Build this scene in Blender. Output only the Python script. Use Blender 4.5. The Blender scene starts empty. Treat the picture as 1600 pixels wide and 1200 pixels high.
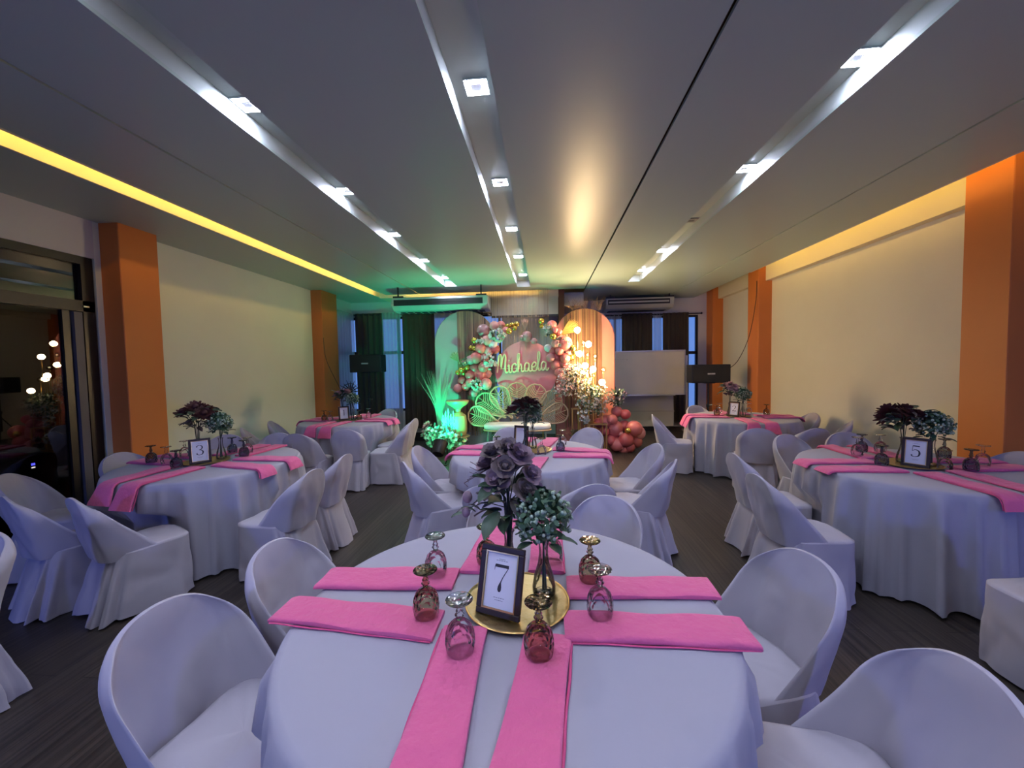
import bpy, math, random
import numpy as np
from mathutils import Vector, Matrix, Euler, noise as mnoise
PI = math.pi
rnd = random.Random(7)
C = bpy.context.scene.collection
SC = bpy.context.scene

# ------------------------------------------------------------------ camera
YAW, PITCH, ROLL, F, CZ = -.0828, -.0476, -.0189, 626.0, 1.565
_f = np.array([math.sin(YAW)*math.cos(PITCH), math.cos(YAW)*math.cos(PITCH), math.sin(PITCH)])
_r0 = np.array([math.cos(YAW), -math.sin(YAW), 0]); _u0 = np.cross(_r0, _f)
_r = math.cos(ROLL)*_r0 + math.sin(ROLL)*_u0; _u = -math.sin(ROLL)*_r0 + math.cos(ROLL)*_u0
cam_d = bpy.data.cameras.new('camera'); cam = bpy.data.objects.new('camera', cam_d); C.objects.link(cam)
cam_d.sensor_width = 36; cam_d.lens = 36*F/1600; cam_d.clip_start = .02
M = Matrix(((_r[0], _u[0], -_f[0], 0), (_r[1], _u[1], -_f[1], 0), (_r[2], _u[2], -_f[2], CZ), (0, 0, 0, 1)))
cam.matrix_world = M
SC.camera = cam
def ray(px, py):
    return _f + (px-800)/F*_r - (py-600)/F*_u
def at(px, py, y):                     # world point seen at a pixel, on the plane at depth y
    d = ray(px, py); t = y/d[1]; return Vector((d[0]*t, y, CZ+d[2]*t))
def onz(px, py, z):
    d = ray(px, py); t = (z-CZ)/d[2]; return Vector((d[0]*t, d[1]*t, z))

# ------------------------------------------------------------------ view + world + lamps
SC.view_settings.view_transform = 'Standard'; SC.view_settings.look = 'None'
SC.view_settings.exposure = 0.0; SC.view_settings.gamma = 1.0; SC.view_settings.use_curve_mapping = False
SC.cycles.caustics_reflective = False; SC.cycles.caustics_refractive = False
SC.cycles.sample_clamp_indirect = 4.0; SC.cycles.max_bounces = 8; SC.cycles.transparent_max_bounces = 16
DOWN_L = 300.0          # radiance of the ceiling lamps' white rings
DOWN_C = (.72, .77, 1.0)
COVE_L = 38.0
GLOBE_L = 280.0
GREEN_W = 190.0
SKY_K = 1.25
w = bpy.data.worlds.new('dusk'); SC.world = w; w.use_nodes = True
nt = w.node_tree; nt.nodes.clear()
out = nt.nodes.new('ShaderNodeOutputWorld'); bg = nt.nodes.new('ShaderNodeBackground')
tc = nt.nodes.new('ShaderNodeTexCoord'); sx = nt.nodes.new('ShaderNodeSeparateXYZ'); rp = nt.nodes.new('ShaderNodeValToRGB')
mr = nt.nodes.new('ShaderNodeMapRange'); mr.inputs[1].default_value = -.4; mr.inputs[2].default_value = .8
nt.links.new(tc.outputs['Generated'], sx.inputs[0]); nt.links.new(sx.outputs['Z'], mr.inputs[0]); nt.links.new(mr.outputs[0], rp.inputs[0])
rp.color_ramp.elements[0].color = (.14, .26, .70, 1); rp.color_ramp.elements[1].color = (.06, .18, .70, 1)
e_ = rp.color_ramp.elements.new(.36); e_.color = (.15, .30, .76, 1)
nt.links.new(rp.outputs[0], bg.inputs[0]); bg.inputs[1].default_value = SKY_K; nt.links.new(bg.outputs[0], out.inputs[0])

def spot_lamp(name, loc, target, color, watts, size_deg, blend=.4, r=.04):
    l = bpy.data.lights.new(name, 'SPOT'); l.color = color; l.energy = watts; l.spot_size = math.radians(size_deg)
    l.spot_blend = blend; l.shadow_soft_size = r
    o = bpy.data.objects.new(name, l); C.objects.link(o); o.location = loc
    o.rotation_euler = (Vector(target)-Vector(loc)).to_track_quat('-Z', 'Y').to_euler(); return o
GREEN_POS = (-1.70, 6.25, .30)
spot_lamp('green_beam', (-1.69, 6.36, .36), (-1.58, 7.4, 1.5), (.0, 1.0, .48), GREEN_W, 108, .8, .05)
# two blue fill lamps added out of view behind the camera; bodies built below
REAR = [(-3.9, -1.9, 1.75), (3.45, -1.9, 1.75)]
spot_lamp('added_blue_fill', (-3.86, -1.80, 1.75), (-1.4, 2.2, .4), (.16, .24, 1.0), 190, 96, .7, .06)
spot_lamp('added_blue_fill', (3.41, -1.80, 1.75), (1.6, 2.2, .4), (.18, .24, 1.0), 190, 96, .7, .06)

# ------------------------------------------------------------------ materials
MATS = {}
def mat(name, color, rough=.6, metal=0.0, emit=None, spec=.5, bump=None, noise=None, sheen=0.0):
    """bump=(scale, strength, detail)  noise=(scale, other colour, contrast)"""
    if name in MATS: return MATS[name]
    m = bpy.data.materials.new(name); m.use_nodes = True; n = m.node_tree; b = n.nodes['Principled BSDF']
    b.inputs['Base Color'].default_value = (*color, 1); b.inputs['Roughness'].default_value = rough
    b.inputs['Metallic'].default_value = metal; b.inputs['Specular IOR Level'].default_value = spec
    if sheen: b.inputs['Sheen Weight'].default_value = sheen
    co = n.nodes.new('ShaderNodeTexCoord')
    if noise:
        t = n.nodes.new('ShaderNodeTexNoise'); t.inputs['Scale'].default_value = noise[0]; t.inputs['Detail'].default_value = 4
        n.links.new(co.outputs['Object'], t.inputs['Vector'])
        r = n.nodes.new('ShaderNodeValToRGB'); r.color_ramp.elements[0].position = .5-noise[2]; r.color_ramp.elements[1].position = .5+noise[2]
        r.color_ramp.elements[0].color = (*color, 1); r.color_ramp.elements[1].color = (*noise[1], 1)
        n.links.new(t.outputs['Fac'], r.inputs[0]); n.links.new(r.outputs[0], b.inputs['Base Color'])
    if bump:
        t = n.nodes.new('ShaderNodeTexNoise'); t.inputs['Scale'].default_value = bump[0]; t.inputs['Detail'].default_value = bump[2]
        if len(bump) > 3: t.noise_type = 'RIDGED_MULTIFRACTAL'; t.inputs['Roughness'].default_value = .35
        n.links.new(co.outputs['Object'], t.inputs['Vector'])
        bp = n.nodes.new('ShaderNodeBump'); bp.inputs['Strength'].default_value = bump[1]; bp.inputs['Distance'].default_value = .02
        n.links.new(t.outputs['Fac'], bp.inputs['Height']); n.links.new(bp.outputs[0], b.inputs['Normal'])
    if emit:
        b.inputs['Emission Color'].default_value = (*emit[0], 1); b.inputs['Emission Strength'].default_value = emit[1]
    MATS[name] = m; return m
def glass(name, tint, rough=.02, refl=.9, bump=0):
    if name in MATS: return MATS[name]
    m = bpy.data.materials.new(name); m.use_nodes = True; n = m.node_tree; n.nodes.clear()
    o = n.nodes.new('ShaderNodeOutputMaterial'); mx = n.nodes.new('ShaderNodeMixShader'); t = n.nodes.new('ShaderNodeBsdfTransparent')
    g = n.nodes.new('ShaderNodeBsdfGlossy'); fr = n.nodes.new('ShaderNodeFresnel'); fr.inputs[0].default_value = 1.5
    ml = n.nodes.new('ShaderNodeMath'); ml.operation = 'MULTIPLY'; ml.inputs[1].default_value = refl
    t.inputs[0].default_value = (*tint, 1); g.inputs['Roughness'].default_value = rough
    n.links.new(fr.outputs[0], ml.inputs[0]); n.links.new(ml.outputs[0], mx.inputs[0]); n.links.new(t.outputs[0], mx.inputs[1]); n.links.new(g.outputs[0], mx.inputs[2])
    if bump:
        co = n.nodes.new('ShaderNodeTexCoord'); tx = n.nodes.new('ShaderNodeTexVoronoi'); tx.inputs['Scale'].default_value = bump
        bp = n.nodes.new('ShaderNodeBump'); bp.inputs['Strength'].default_value = .8; bp.inputs['Distance'].default_value = .01
        n.links.new(co.outputs['Object'], tx.inputs['Vector']); n.links.new(tx.outputs['Distance'], bp.inputs['Height'])
        n.links.new(bp.outputs[0], g.inputs['Normal']); n.links.new(bp.outputs[0], fr.inputs['Normal'])
    n.links.new(mx.outputs[0], o.inputs[0]); MATS[name] = m; return m
def thin_cloth(name, color, see, trans):
    if name in MATS: return MATS[name]
    m = bpy.data.materials.new(name); m.use_nodes = True; n = m.node_tree; n.nodes.clear()
    o = n.nodes.new('ShaderNodeOutputMaterial'); a = n.nodes.new('ShaderNodeMixShader'); b = n.nodes.new('ShaderNodeMixShader')
    d = n.nodes.new('ShaderNodeBsdfDiffuse'); tl = n.nodes.new('ShaderNodeBsdfTranslucent'); tp = n.nodes.new('ShaderNodeBsdfTransparent')
    d.inputs[0].default_value = (*color, 1); tl.inputs[0].default_value = (*color, 1)
    a.inputs[0].default_value = trans; b.inputs[0].default_value = see
    n.links.new(d.outputs[0], a.inputs[1]); n.links.new(tl.outputs[0], a.inputs[2]); n.links.new(a.outputs[0], b.inputs[1]); n.links.new(tp.outputs[0], b.inputs[2])
    n.links.new(b.outputs[0], o.inputs[0]); MATS[name] = m; return m
def emitter(name, color, strength):
    return mat(name, (.8, .8, .8), .5, emit=(color, strength))

cloth = mat('white_linen', (.36, .35, .41), .88, spec=.2, bump=(2.4, .22, 2, 1), sheen=.1)
cover = mat('white_chair_cover', (.42, .395, .45), .85, spec=.25, bump=(3.2, .55, 2, 1), sheen=.1)
pink = mat('pink_napkin', (.68, .13, .28), .85, spec=.15, bump=(26, .4, 4), sheen=.2)
pinkd = mat('pink_napkin_hem', (.66, .10, .24), .85, spec=.15)
wall_m = mat('cream_paint', (.78, .75, .64), .55, spec=.3, bump=(3, .08, 3), noise=(1.3, (.73, .69, .58), .25))
white_p = mat('white_paint', (.72, .70, .67), .55, spec=.3)
orange = mat('orange_paint', (.70, .22, .05), .5, spec=.35, bump=(6, .06, 3), noise=(2.2, (.64, .195, .045), .3))
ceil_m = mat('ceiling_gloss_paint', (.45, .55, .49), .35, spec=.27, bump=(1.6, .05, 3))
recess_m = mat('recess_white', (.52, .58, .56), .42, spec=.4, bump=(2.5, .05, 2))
beam_m = mat('cove_cream', (.80, .72, .52), .6)
dark_m = mat('black_frame', (.008, .008, .010), .35)
black_p = mat('black_plastic', (.006, .006, .007), .45, bump=(60, .2, 2))
chrome = mat('chrome', (.6, .6, .62), .2, 1.0)
gold = mat('gold_metal', (.72, .47, .16), .28, 1.0)
goldtray = mat('gold_charger', (.42, .31, .13), .36, 1.0, bump=(30, .3, 4))
wood_d = mat('dark_wood_frame', (.020, .009, .007), .5, bump=(40, .1, 3))
paper = mat('card_paper', (.72, .72, .74), .7)
ink = mat('black_ink', (.03, .03, .035), .7)
ac_m = mat('aircon_white', (.50, .50, .46), .45)
ac_d = mat('aircon_slot', (.02, .02, .02), .6)
drape = mat('brown_drape', (.085, .068, .052), .9, spec=.1, bump=(14, .2, 3))
sheer = thin_cloth('sheer_curtain', (.82, .82, .82), .38, .6)
board_m = mat('whiteboard', (.46, .41, .35), .4, spec=.4, noise=(2.5, (.42, .375, .32), .2))
alu = mat('aluminium', (.45, .44, .42), .4, .8)
leaf_g = mat('dark_green_leaf', (.035, .075, .040), .5, noise=(20, (.06, .10, .06), .3))
leaf_s = mat('sage_leaf', (.16, .24, .17), .6)
stem_g = mat('stem_green', (.03, .045, .03), .6)
peony_m = mat('mauve_petal', (.31, .21, .25), .7, noise=(14, (.20, .13, .16), .3))
taupe_m = mat('taupe_petal', (.22, .17, .16), .7, noise=(14, (.13, .09, .09), .3))
rose_d = mat('maroon_petal', (.11, .022, .022), .7, noise=(20, (.055, .022, .015), .3))
rose_p = mat('faded_pink_petal', (.45, .26, .26), .7)
berry_m = mat('pale_green_berry', (.34, .44, .32), .6)
fl_white = mat('white_blossom', (.62, .58, .50), .7)
fl_cream = mat('cream_blossom', (.60, .47, .25), .7)
fl_blush = mat('blush_blossom', (.60, .32, .27), .7)
glass_c = glass('clear_glass', (.975, .975, .985), .02, .95, 40)
glass_v = glass('vase_glass', (.97, .98, .985), .02, .9)
glass_a = glass('amber_glass', (.74, .66, .50), .05, 1.0, 60)
glass_b = glass('smoky_blue_glass', (.45, .50, .59), .05, 1.0, 60)
pane_m = glass('window_pane', (.86, .88, .90), .0, 1.0)
pane_d = glass('door_pane', (.45, .45, .48), .0, 1.5)
bl_pink = mat('pink_balloon', (.62, .17, .15), .28, spec=.5)
bl_rose = mat('rose_balloon', (.50, .10, .10), .28, spec=.5)
bl_mauve = mat('mauve_balloon', (.42, .20, .20), .3, spec=.5)
bl_blush = mat('blush_balloon', (.70, .30, .26), .28, spec=.5)
bl_gold = mat('gold_balloon', (.75, .50, .10), .22, .85)
bl_white = mat('white_balloon', (.78, .74, .70), .3)
arch_m = mat('pink_arch_board', (.46, .15, .11), .6)
arch_w = mat('pale_arch_board', (.30, .29, .26), .6)
disc_m = mat('coral_disc_board', (.78, .24, .24), .6)
fringe_m = mat('brown_tinsel', (.22, .13, .07), .35, .35)
fringe_2 = mat('dark_tinsel', (.10, .06, .035), .4, .3); fringe_3 = mat('gold_tinsel', (.36, .22, .11), .35, .4)
fringe_4 = mat('pale_gold_tinsel', (.62, .48, .28), .4, .2)
rattan = mat('natural_rattan', (.62, .42, .24), .55, noise=(30, (.5, .33, .18), .3))
cushion_m = mat('ivory_cushion', (.74, .72, .66), .7)
letter_m = mat('cream_gold_letter', (.85, .66, .36), .4)
urn_m = mat('dull_gold_urn', (.42, .31, .13), .45, bump=(12, .2, 3))
plume = mat('pale_plume', (.70, .68, .60), .8)
palm_m = mat('dried_gold_palm', (.36, .22, .06), .5)
globe_on = emitter('lit_globe', (1.0, .70, .36), GLOBE_L)
globe_off = glass('clear_globe', (.95, .90, .78), .05, .25)
bulb_on = emitter('small_bulb', (1.0, .85, .55), 6)
ring_on = emitter('lamp_ring', DOWN_C, DOWN_L)
lamp_off = mat('lamp_centre', (.35, .35, .36), .5)
cove_on = emitter('cove_strip', (1.0, .60, .13), COVE_L)
led_green = emitter('green_lens', (.01, 1.0, .42), 140)
led_blue = emitter('blue_fill_lens', (.2, .3, 1.0), 12)
logo_m = mat('pale_badge', (.55, .55, .55), .4)
shaded_orange = mat('shaded_orange_pillar', (.16, .055, .02), .6)  # orange pillar paint with the dim corner's shade put into the color

def floor_material():
    m = bpy.data.materials.new('dark_wood_vinyl'); m.use_nodes = True; n = m.node_tree; b = n.nodes['Principled BSDF']
    co = n.nodes.new('ShaderNodeTexCoord'); mp = n.nodes.new('ShaderNodeMapping'); mp.inputs['Scale'].default_value = (22, .5, 1)
    n.links.new(co.outputs['Object'], mp.inputs[0])
    t = n.nodes.new('ShaderNodeTexNoise'); t.inputs['Scale'].default_value = 2.2; t.inputs['Detail'].default_value = 5; n.links.new(mp.outputs[0], t.inputs['Vector'])
    r = n.nodes.new('ShaderNodeValToRGB'); r.color_ramp.elements[0].position = .34; r.color_ramp.elements[1].position = .72
    r.color_ramp.elements[0].color = (.022, .017, .014, 1); r.color_ramp.elements[1].color = (.075, .058, .046, 1)
    n.links.new(t.outputs['Fac'], r.inputs[0])
    br = n.nodes.new('ShaderNodeTexBrick'); br.inputs['Scale'].default_value = 1.0; br.inputs['Brick Width'].default_value = 1.2; br.inputs['Row Height'].default_value = .15
    br.inputs['Mortar Size'].default_value = .003; br.inputs['Color1'].default_value = (1, 1, 1, 1); br.inputs['Color2'].default_value = (.72, .72, .72, 1); br.inputs['Mortar'].default_value = (.35, .35, .35, 1)
    mp2 = n.nodes.new('ShaderNodeMapping'); mp2.inputs['Rotation'].default_value = (0, 0, PI/2)
    n.links.new(co.outputs['Object'], mp2.inputs[0]); n.links.new(mp2.outputs[0], br.inputs['Vector'])
    mx = n.nodes.new('ShaderNodeMix'); mx.data_type = 'RGBA'; mx.blend_type = 'MULTIPLY'; mx.inputs[0].default_value = 1
    n.links.new(r.outputs[0], mx.inputs[6]); n.links.new(br.outputs['Color'], mx.inputs[7]); n.links.new(mx.outputs[2], b.inputs['Base Color'])
    b.inputs['Roughness'].default_value = .40; b.inputs['Specular IOR Level'].default_value = .45
    bp = n.nodes.new('ShaderNodeBump'); bp.inputs['Strength'].default_value = .15; bp.inputs['Distance'].default_value = .004
    n.links.new(t.outputs['Fac'], bp.inputs['Height']); n.links.new(bp.outputs[0], b.inputs['Normal'])
    return m
floor_m = floor_material()

# ------------------------------------------------------------------ helpers
class MB:
    def __init__(s): s.v = []; s.f = []; s.mi = []; s.cur = 0
    def add(s, vs, fs):
        o = len(s.v); s.v += [tuple(p) for p in vs]
        for f in fs: s.f.append(tuple(i+o for i in f)); s.mi.append(s.cur)
    def box(s, x0, x1, y0, y1, z0, z1, mtx=None):
        vs = [(x, y, z) for x in (x0, x1) for y in (y0, y1) for z in (z0, z1)]
        if mtx is not None: vs = [mtx @ Vector(p) for p in vs]
        s.add(vs, [(0, 1, 3, 2), (4, 6, 7, 5), (0, 4, 5, 1), (2, 3, 7, 6), (0, 2, 6, 4), (1, 5, 7, 3)]); return s
    def grid(s, fn, nu, nv, cu=False, cv=False):
        U = nu if cu else nu+1; V = nv if cv else nv+1
        vs = [fn(i/nu, j/nv) for i in range(U) for j in range(V)]
        fs = []
        for i in range(nu):
            for j in range(nv):
                a, b = i, (i+1) % U; c, d = j, (j+1) % V
                fs.append((a*V+c, b*V+c, b*V+d, a*V+d))
        s.add(vs, fs); return s
    def tube(s, pts, r, n=6, cap=True):
        pts = [Vector(p) for p in pts]; rs = r if isinstance(r, (list, tuple)) else [r]*len(pts)
        vs = []; up = None
        for i, p in enumerate(pts):
            t = (pts[min(i+1, len(pts)-1)]-pts[max(i-1, 0)]).normalized()
            if up is None: up = Vector((0, 0, 1)) if abs(t.z) < .9 else Vector((1, 0, 0))
            a = t.cross(up)
            a = a.normalized() if a.length > 1e-6 else Vector((1, 0, 0))
            b = a.cross(t).normalized(); up = b
            for k in range(n):
                q = 2*PI*k/n; vs.append(p+rs[i]*(math.cos(q)*a+math.sin(q)*b))
        fs = [(i*n+k, i*n+(k+1) % n, (i+1)*n+(k+1) % n, (i+1)*n+k) for i in range(len(pts)-1) for k in range(n)]
        if cap: fs += [tuple(range(n))[::-1], tuple((len(pts)-1)*n+k for k in range(n))]
        s.add(vs, fs); return s
    def lathe(s, prof, n=20, c=(0, 0, 0), cap0=True, cap1=True):
        vs = [(c[0]+r*math.cos(2*PI*k/n), c[1]+r*math.sin(2*PI*k/n), c[2]+z) for r, z in prof for k in range(n)]
        m = len(prof)
        fs = [(i*n+k, i*n+(k+1) % n, (i+1)*n+(k+1) % n, (i+1)*n+k) for i in range(m-1) for k in range(n)]
        if cap0: fs.append(tuple(range(n))[::-1])
        if cap1: fs.append(tuple((m-1)*n+k for k in range(n)))
        s.add(vs, fs); return s
    def ball(s, c, r, n=8, m=5, sz=1.0):
        prof = [(max(1e-4, r*math.sin(PI*i/m)), -r*sz*math.cos(PI*i/m)) for i in range(m+1)]
        return s.lathe(prof, n, c, False, False)
    def poly(s, pts, axis_vec):         # extrude a polygon (list of 3D points) along axis_vec
        pts = [Vector(p) for p in pts]; n = len(pts); a = Vector(axis_vec)
        s.add(pts+[p+a for p in pts], [tuple(range(n))[::-1], tuple(range(n, 2*n))]+[(i, (i+1) % n, n+(i+1) % n, n+i) for i in range(n)]); return s
    def build(s, name, m, parent=None, smooth=False, mtx=None, auto=None):
        me = bpy.data.meshes.new(name); vs = s.v if mtx is None else [tuple(mtx @ Vector(p)) for p in s.v]
        me.from_pydata(vs, [], s.f); ms = m if isinstance(m, (list, tuple)) else [m]
        for q in ms: me.materials.append(q)
        if len(ms) > 1: me.polygons.foreach_set('material_index', s.mi)
        if smooth:
            me.polygons.foreach_set('use_smooth', [True]*len(me.polygons))
            if auto: me.set_sharp_from_angle(angle=math.radians(auto))
        me.update()
        o = bpy.data.objects.new(name, me); C.objects.link(o)
        if parent: o.parent = parent
        return o
def empty(name, loc=(0, 0, 0), rz=0.0):
    o = bpy.data.objects.new(name, None); C.objects.link(o); o.location = loc; o.rotation_euler = (0, 0, rz); o.empty_display_size = .1; return o
def tag(o, label, cat, group=None):
    o['label'] = label; o['category'] = cat
    if group: o['group'] = group
    elif 'group' in o: del o['group']
    return o
def struct(o): o['kind'] = 'structure'; return o
def kids(o): return KIDS.get(o.name, [])
KIDS = {}
def note_kids():
    KIDS.clear()
    for o in C.objects:
        if o.parent: KIDS.setdefault(o.parent.name, []).append(o)
def copy_tree(o, parent=None):
    c = o.copy(); C.objects.link(c)
    if parent: c.parent = parent
    for ch in KIDS.get(o.name, []): copy_tree(ch, c)
    return c
def bevel(o, wd=.01, seg=2):
    m = o.modifiers.new('bevel', 'BEVEL'); m.width = wd; m.segments = seg; m.limit_method = 'ANGLE'; return o
def lerp(a, b, t): return a+(b-a)*t
def sstep(t): t = max(0, min(1, t)); return t*t*(3-2*t)

# ------------------------------------------------------------------ room shell
HC = 3.085; XL, XR = -4.44, 4.08; YR = -3.0; YB, YL = 9.95, 9.0; XS = .42     # ceiling, walls, rear, back walls (right bay / left bay), step
struct(MB().box(XL-.3, XR+.3, YR-.3, YB+.3, -.12, 0).build('floor', floor_m))

ceil = struct(empty('ceiling', (0, 0, HC)))
def W(mb, name, m, parent, **k):       # build in world coordinates under a parent that sits at its own location
    o = mb.build(name, m, parent, **k); o.location = -parent.location if parent.rotation_euler.z == 0 else (0, 0, 0); return o
RECS = [(-1.88, -1.65, 7.62), (-.514, -.26, 7.9), (1.567, 1.79, 7.77)]
RD = .12
def panel(x0, x1, y1, recs):
    mb = MB(); g = .011; a = x0+g
    for (r0, r1, ry) in recs:
        mb.box(a, r0, YR, y1, HC, HC+.02); mb.box(r0, r1, ry, y1, HC, HC+.02); a = r1
    mb.box(a, x1-g, YR, y1, HC, HC+.02)
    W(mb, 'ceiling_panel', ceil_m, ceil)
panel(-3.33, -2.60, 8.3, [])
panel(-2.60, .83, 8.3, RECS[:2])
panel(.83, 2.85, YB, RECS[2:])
panel(2.85, 3.57, YB, [])
for r0, r1, ry in RECS:
    mb = MB(); z = HC+.02
    mb.box(r0-.02, r0, YR, ry, z, HC+RD); mb.box(r1, r1+.02, YR, ry, z, HC+RD)
    mb.box(r0-.02, r1+.02, YR, ry, HC+RD, HC+RD+.02); mb.box(r0-.02, r1+.02, ry, ry+.02, z, HC+RD)
    W(mb, 'light_recess', recess_m, ceil)
W(MB().box(XL-.2, XR+.2, YR-.2, YB+.2, 3.42, 3.5), 'upper_slab', mat('darkened_slab', (.06, .055, .05), .9), ceil)  # slab color darkened so the panel seams read as shadow
# side soffit on the left, dropped box round the back-left corner, box over the corner by the right arch
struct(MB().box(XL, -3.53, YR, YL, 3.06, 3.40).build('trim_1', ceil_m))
struct(MB().box(-3.53, -3.515, YR, 8.45, 3.06, 3.095).build('trim_2', beam_m))
struct(MB().box(-3.529, -1.25, 8.45, YL, 3.05, 3.40).build('trim_3', beam_m))
struct(MB().box(-1.25, .30, 8.45, YL, 2.97, 3.40).build('trim_4', beam_m))
struct(MB().box(.42, .84, 8.7, YB, 2.80, HC-.002).build('trim_5', wall_m))
face = struct(MB().box(-3.531, -3.5295, YR, 8.45, 3.095, 3.40).build('trim_6', beam_m))
# cove strips (hidden lamps lying on the ceiling edge)
def strip(name, x0, x1, y0, y1, label):
    t = empty(name, ((x0+x1)/2, (y0+y1)/2, HC+.02))
    a, b = (x1-x0)/2, (y1-y0)/2
    MB().box(-a, a, -b, b, 0.003, .008).build('strip_base', white_p, t)
    MB().box(-a*.8, a*.8, -b*.995, b*.995, .008, .02).build('led_tape', cove_on, t)
    return tag(t, label, 'cove light')
strip('cove_light', -3.40, -3.365, YR+.1, 8.2, 'long yellow cove lamp strip above the slot along the window side of the ceiling')
strip('cove_light', -3.3, .2, 8.24, 8.275, 'yellow cove lamp strip over the back edge of the ceiling above the flower backdrop')
strip('cove_light', 3.60, 3.635, YR+.1, 7.45, 'long yellow cove lamp strip lighting the beam over the cream wall with orange pillars')

# right wall with beam and pillars
struct(MB().box(XR, XR+.2, YR, YB+.2, 0, 3.42).build('wall_right', wall_m))
struct(MB().box(3.97, XR, YR, YB, 2.99, 3.42).build('trim_7', beam_m))
def pillar(x0, x1, y0, y1, z1): return struct(bevel(MB().box(x0, x1, y0, y1, 0, z1).build('pillar', orange), .006, 1))
pillar(3.85, XR+.05, 3.68, 4.07, 3.42); pillar(3.85, XR+.05, 7.62, 8.0, 3.42); pillar(3.85, XR+.05, 9.6, YB+.05, 3.42)
pillar(3.85, XR+.05, -.26, .13, 3.42)
# left wall
wl = struct(empty('wall_left', (XL, 0, 0)))
W(MB().box(XL-.2, XL, 3.68, 8.02, 0, 3.42), 'plaster', mat('pale_olive_wall', (.84, .87, .72), .55, spec=.3, bump=(3, .08, 3), noise=(1.3, (.79, .82, .67), .25)), wl)  # left wall colored lighter and greener than the cream wall
W(MB().box(XL-.2, XL, YR, 3.68, 2.69, 3.42), 'plaster', white_p, wl)
W(MB().box(XL-.2, XL, 8.02, YL+.2, 2.72, 3.42), 'plaster', white_p, wl)
W(MB().box(XL-.2, XL, 8.02, YL+.2, 0, .5), 'plaster', white_p, wl)
pillar(XL-.05, -4.23, 3.735, 4.145, 3.07); pillar(XL-.05, -4.23, 7.385, 7.95, 3.07); pillar(XL-.05, -4.23, -.2, .2, 3.07)
# back walls with window openings
wb = struct(empty('wall_back', (0, YL, 0)))
W(MB().box(XL-.2, .30, YL, YL+.15, 2.72, 3.42), 'plaster', white_p, wb)
W(MB().box(XL-.2, .30, YL, YL+.15, 0, .55), 'plaster', white_p, wb)
W(MB().box(-.95, .30, YL, YL+.15, .55, 2.72), 'plaster', white_p, wb)
W(MB().box(.30, XS, 8.45, YB+.15, 0, 3.42), 'plaster', shaded_orange, wb)
W(MB().box(XS, XR+.2, YB, YB+.15, 2.68, 3.42), 'plaster', white_p, wb)
W(MB().box(XS, XR+.2, YB, YB+.15, 0, .42), 'plaster', white_p, wb)
W(MB().box(XS, 1.05, YB, YB+.15, .42, 2.68), 'plaster', white_p, wb)
W(MB().box(3.66, XR+.2, YB, YB+.15, .42, 2.68), 'plaster', white_p, wb)
# rear wall behind the camera with a long window
wr = struct(empty('wall_rear', (0, YR, 0)))
W(MB().box(XL-.2, XR+.2, YR-.2, YR, 0, .55), 'plaster', white_p, wr); W(MB().box(XL-.2, XR+.2, YR-.2, YR, 2.6, 3.42), 'plaster', white_p, wr)
for a, b in ((XL-.2, -4.0), (3.7, XR+.2)): W(MB().box(a, b, YR-.2, YR, .55, 2.6), 'plaster', white_p, wr)

def window(name, x0, x1, z0, z1, y, cols, tr, axis='x', glass_m=None):
    """framed window in the plane y (or x when axis='y'); cols = number of bays, tr = transom height or None"""
    t = struct(empty(name, (0, 0, 0))); d = .03
    def bx(mb, a0, a1, c0, c1, dd=d):
        if axis == 'x': mb.box(a0, a1, y-dd, y+dd, c0, c1)
        else: mb.box(y-dd, y+dd, a0, a1, c0, c1)
    mb = MB(); fw = .05
    bx(mb, x0, x1, z0, z0+fw); bx(mb, x0, x1, z1-fw, z1)
    for i in range(cols+1):
        x = lerp(x0+fw/2, x1-fw/2, i/cols); bx(mb, x-fw/2, x+fw/2, z0+fw, z1-fw)
    if tr: bx(mb, x0, x1, tr-.035, tr+.035)
    mb.build('window_frame', dark_m, t)
    zs = [z0+fw]+([tr-.035, tr+.035] if tr else [])+[z1-fw]
    for i in range(cols):
        a = lerp(x0+fw/2, x1-fw/2, i/cols)+fw/2; b = lerp(x0+fw/2, x1-fw/2, (i+1)/cols)-fw/2
        for c0, c1 in zip(zs[::2], zs[1::2]):
            mb = MB(); bx(mb, a, b, c0, c1, .003); mb.build('pane', glass_m or pane_m, t)
    return t
window('window_1', XL-.12, -.98, .55, 2.72, YL+.06, 6, 1.90)
window('window_2', 1.05, 3.66, .42, 2.68, YB+.06, 4, 1.78)
window('window_3', 8.02, YL, .5, 2.72, XL-.06, 1, 1.90, 'y')
window('window_4', -4.0, 3.7, .55, 2.6, YR-.08, 6, 1.9)
# black framed glass front on the left with a dark corridor behind it
d1 = struct(empty('door_1', (XL, 0, 0)))
mb = MB(); X0, X1 = XL-.10, XL-.01
mb.box(X0, X1, YR, 3.665, 2.615, 2.69); mb.box(X0, X1, YR, 3.665, 2.16, 2.265); mb.box(X0, X1, YR, 3.665, 0, .06)
mb.box(X0, X1, 3.56, 3.665, .06, 2.615)
for y in (2.05, .45, -1.2, YR+.03): mb.box(X0, X1, y-.04, y+.04, .06, 2.615)
W(mb, 'door_frame', dark_m, d1)
W(MB().box(X0+.02, X1-.02, 3.40, 3.46, .06, 2.16), 'sliding_stile', dark_m, d1)
W(MB().box(X0+.03, X1+.006, 3.475, 3.545, .06, 2.15), 'edge_strip', mat('grey_strip', (.10, .105, .13), .5), d1)
W(MB().box(X1, X1+.02, 3.55, 3.60, 2.20, 2.215), 'latch', chrome, d1)
ys = [YR+.07, -1.24, -1.16, .41, .49, 2.01, 2.09, 3.40]
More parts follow.
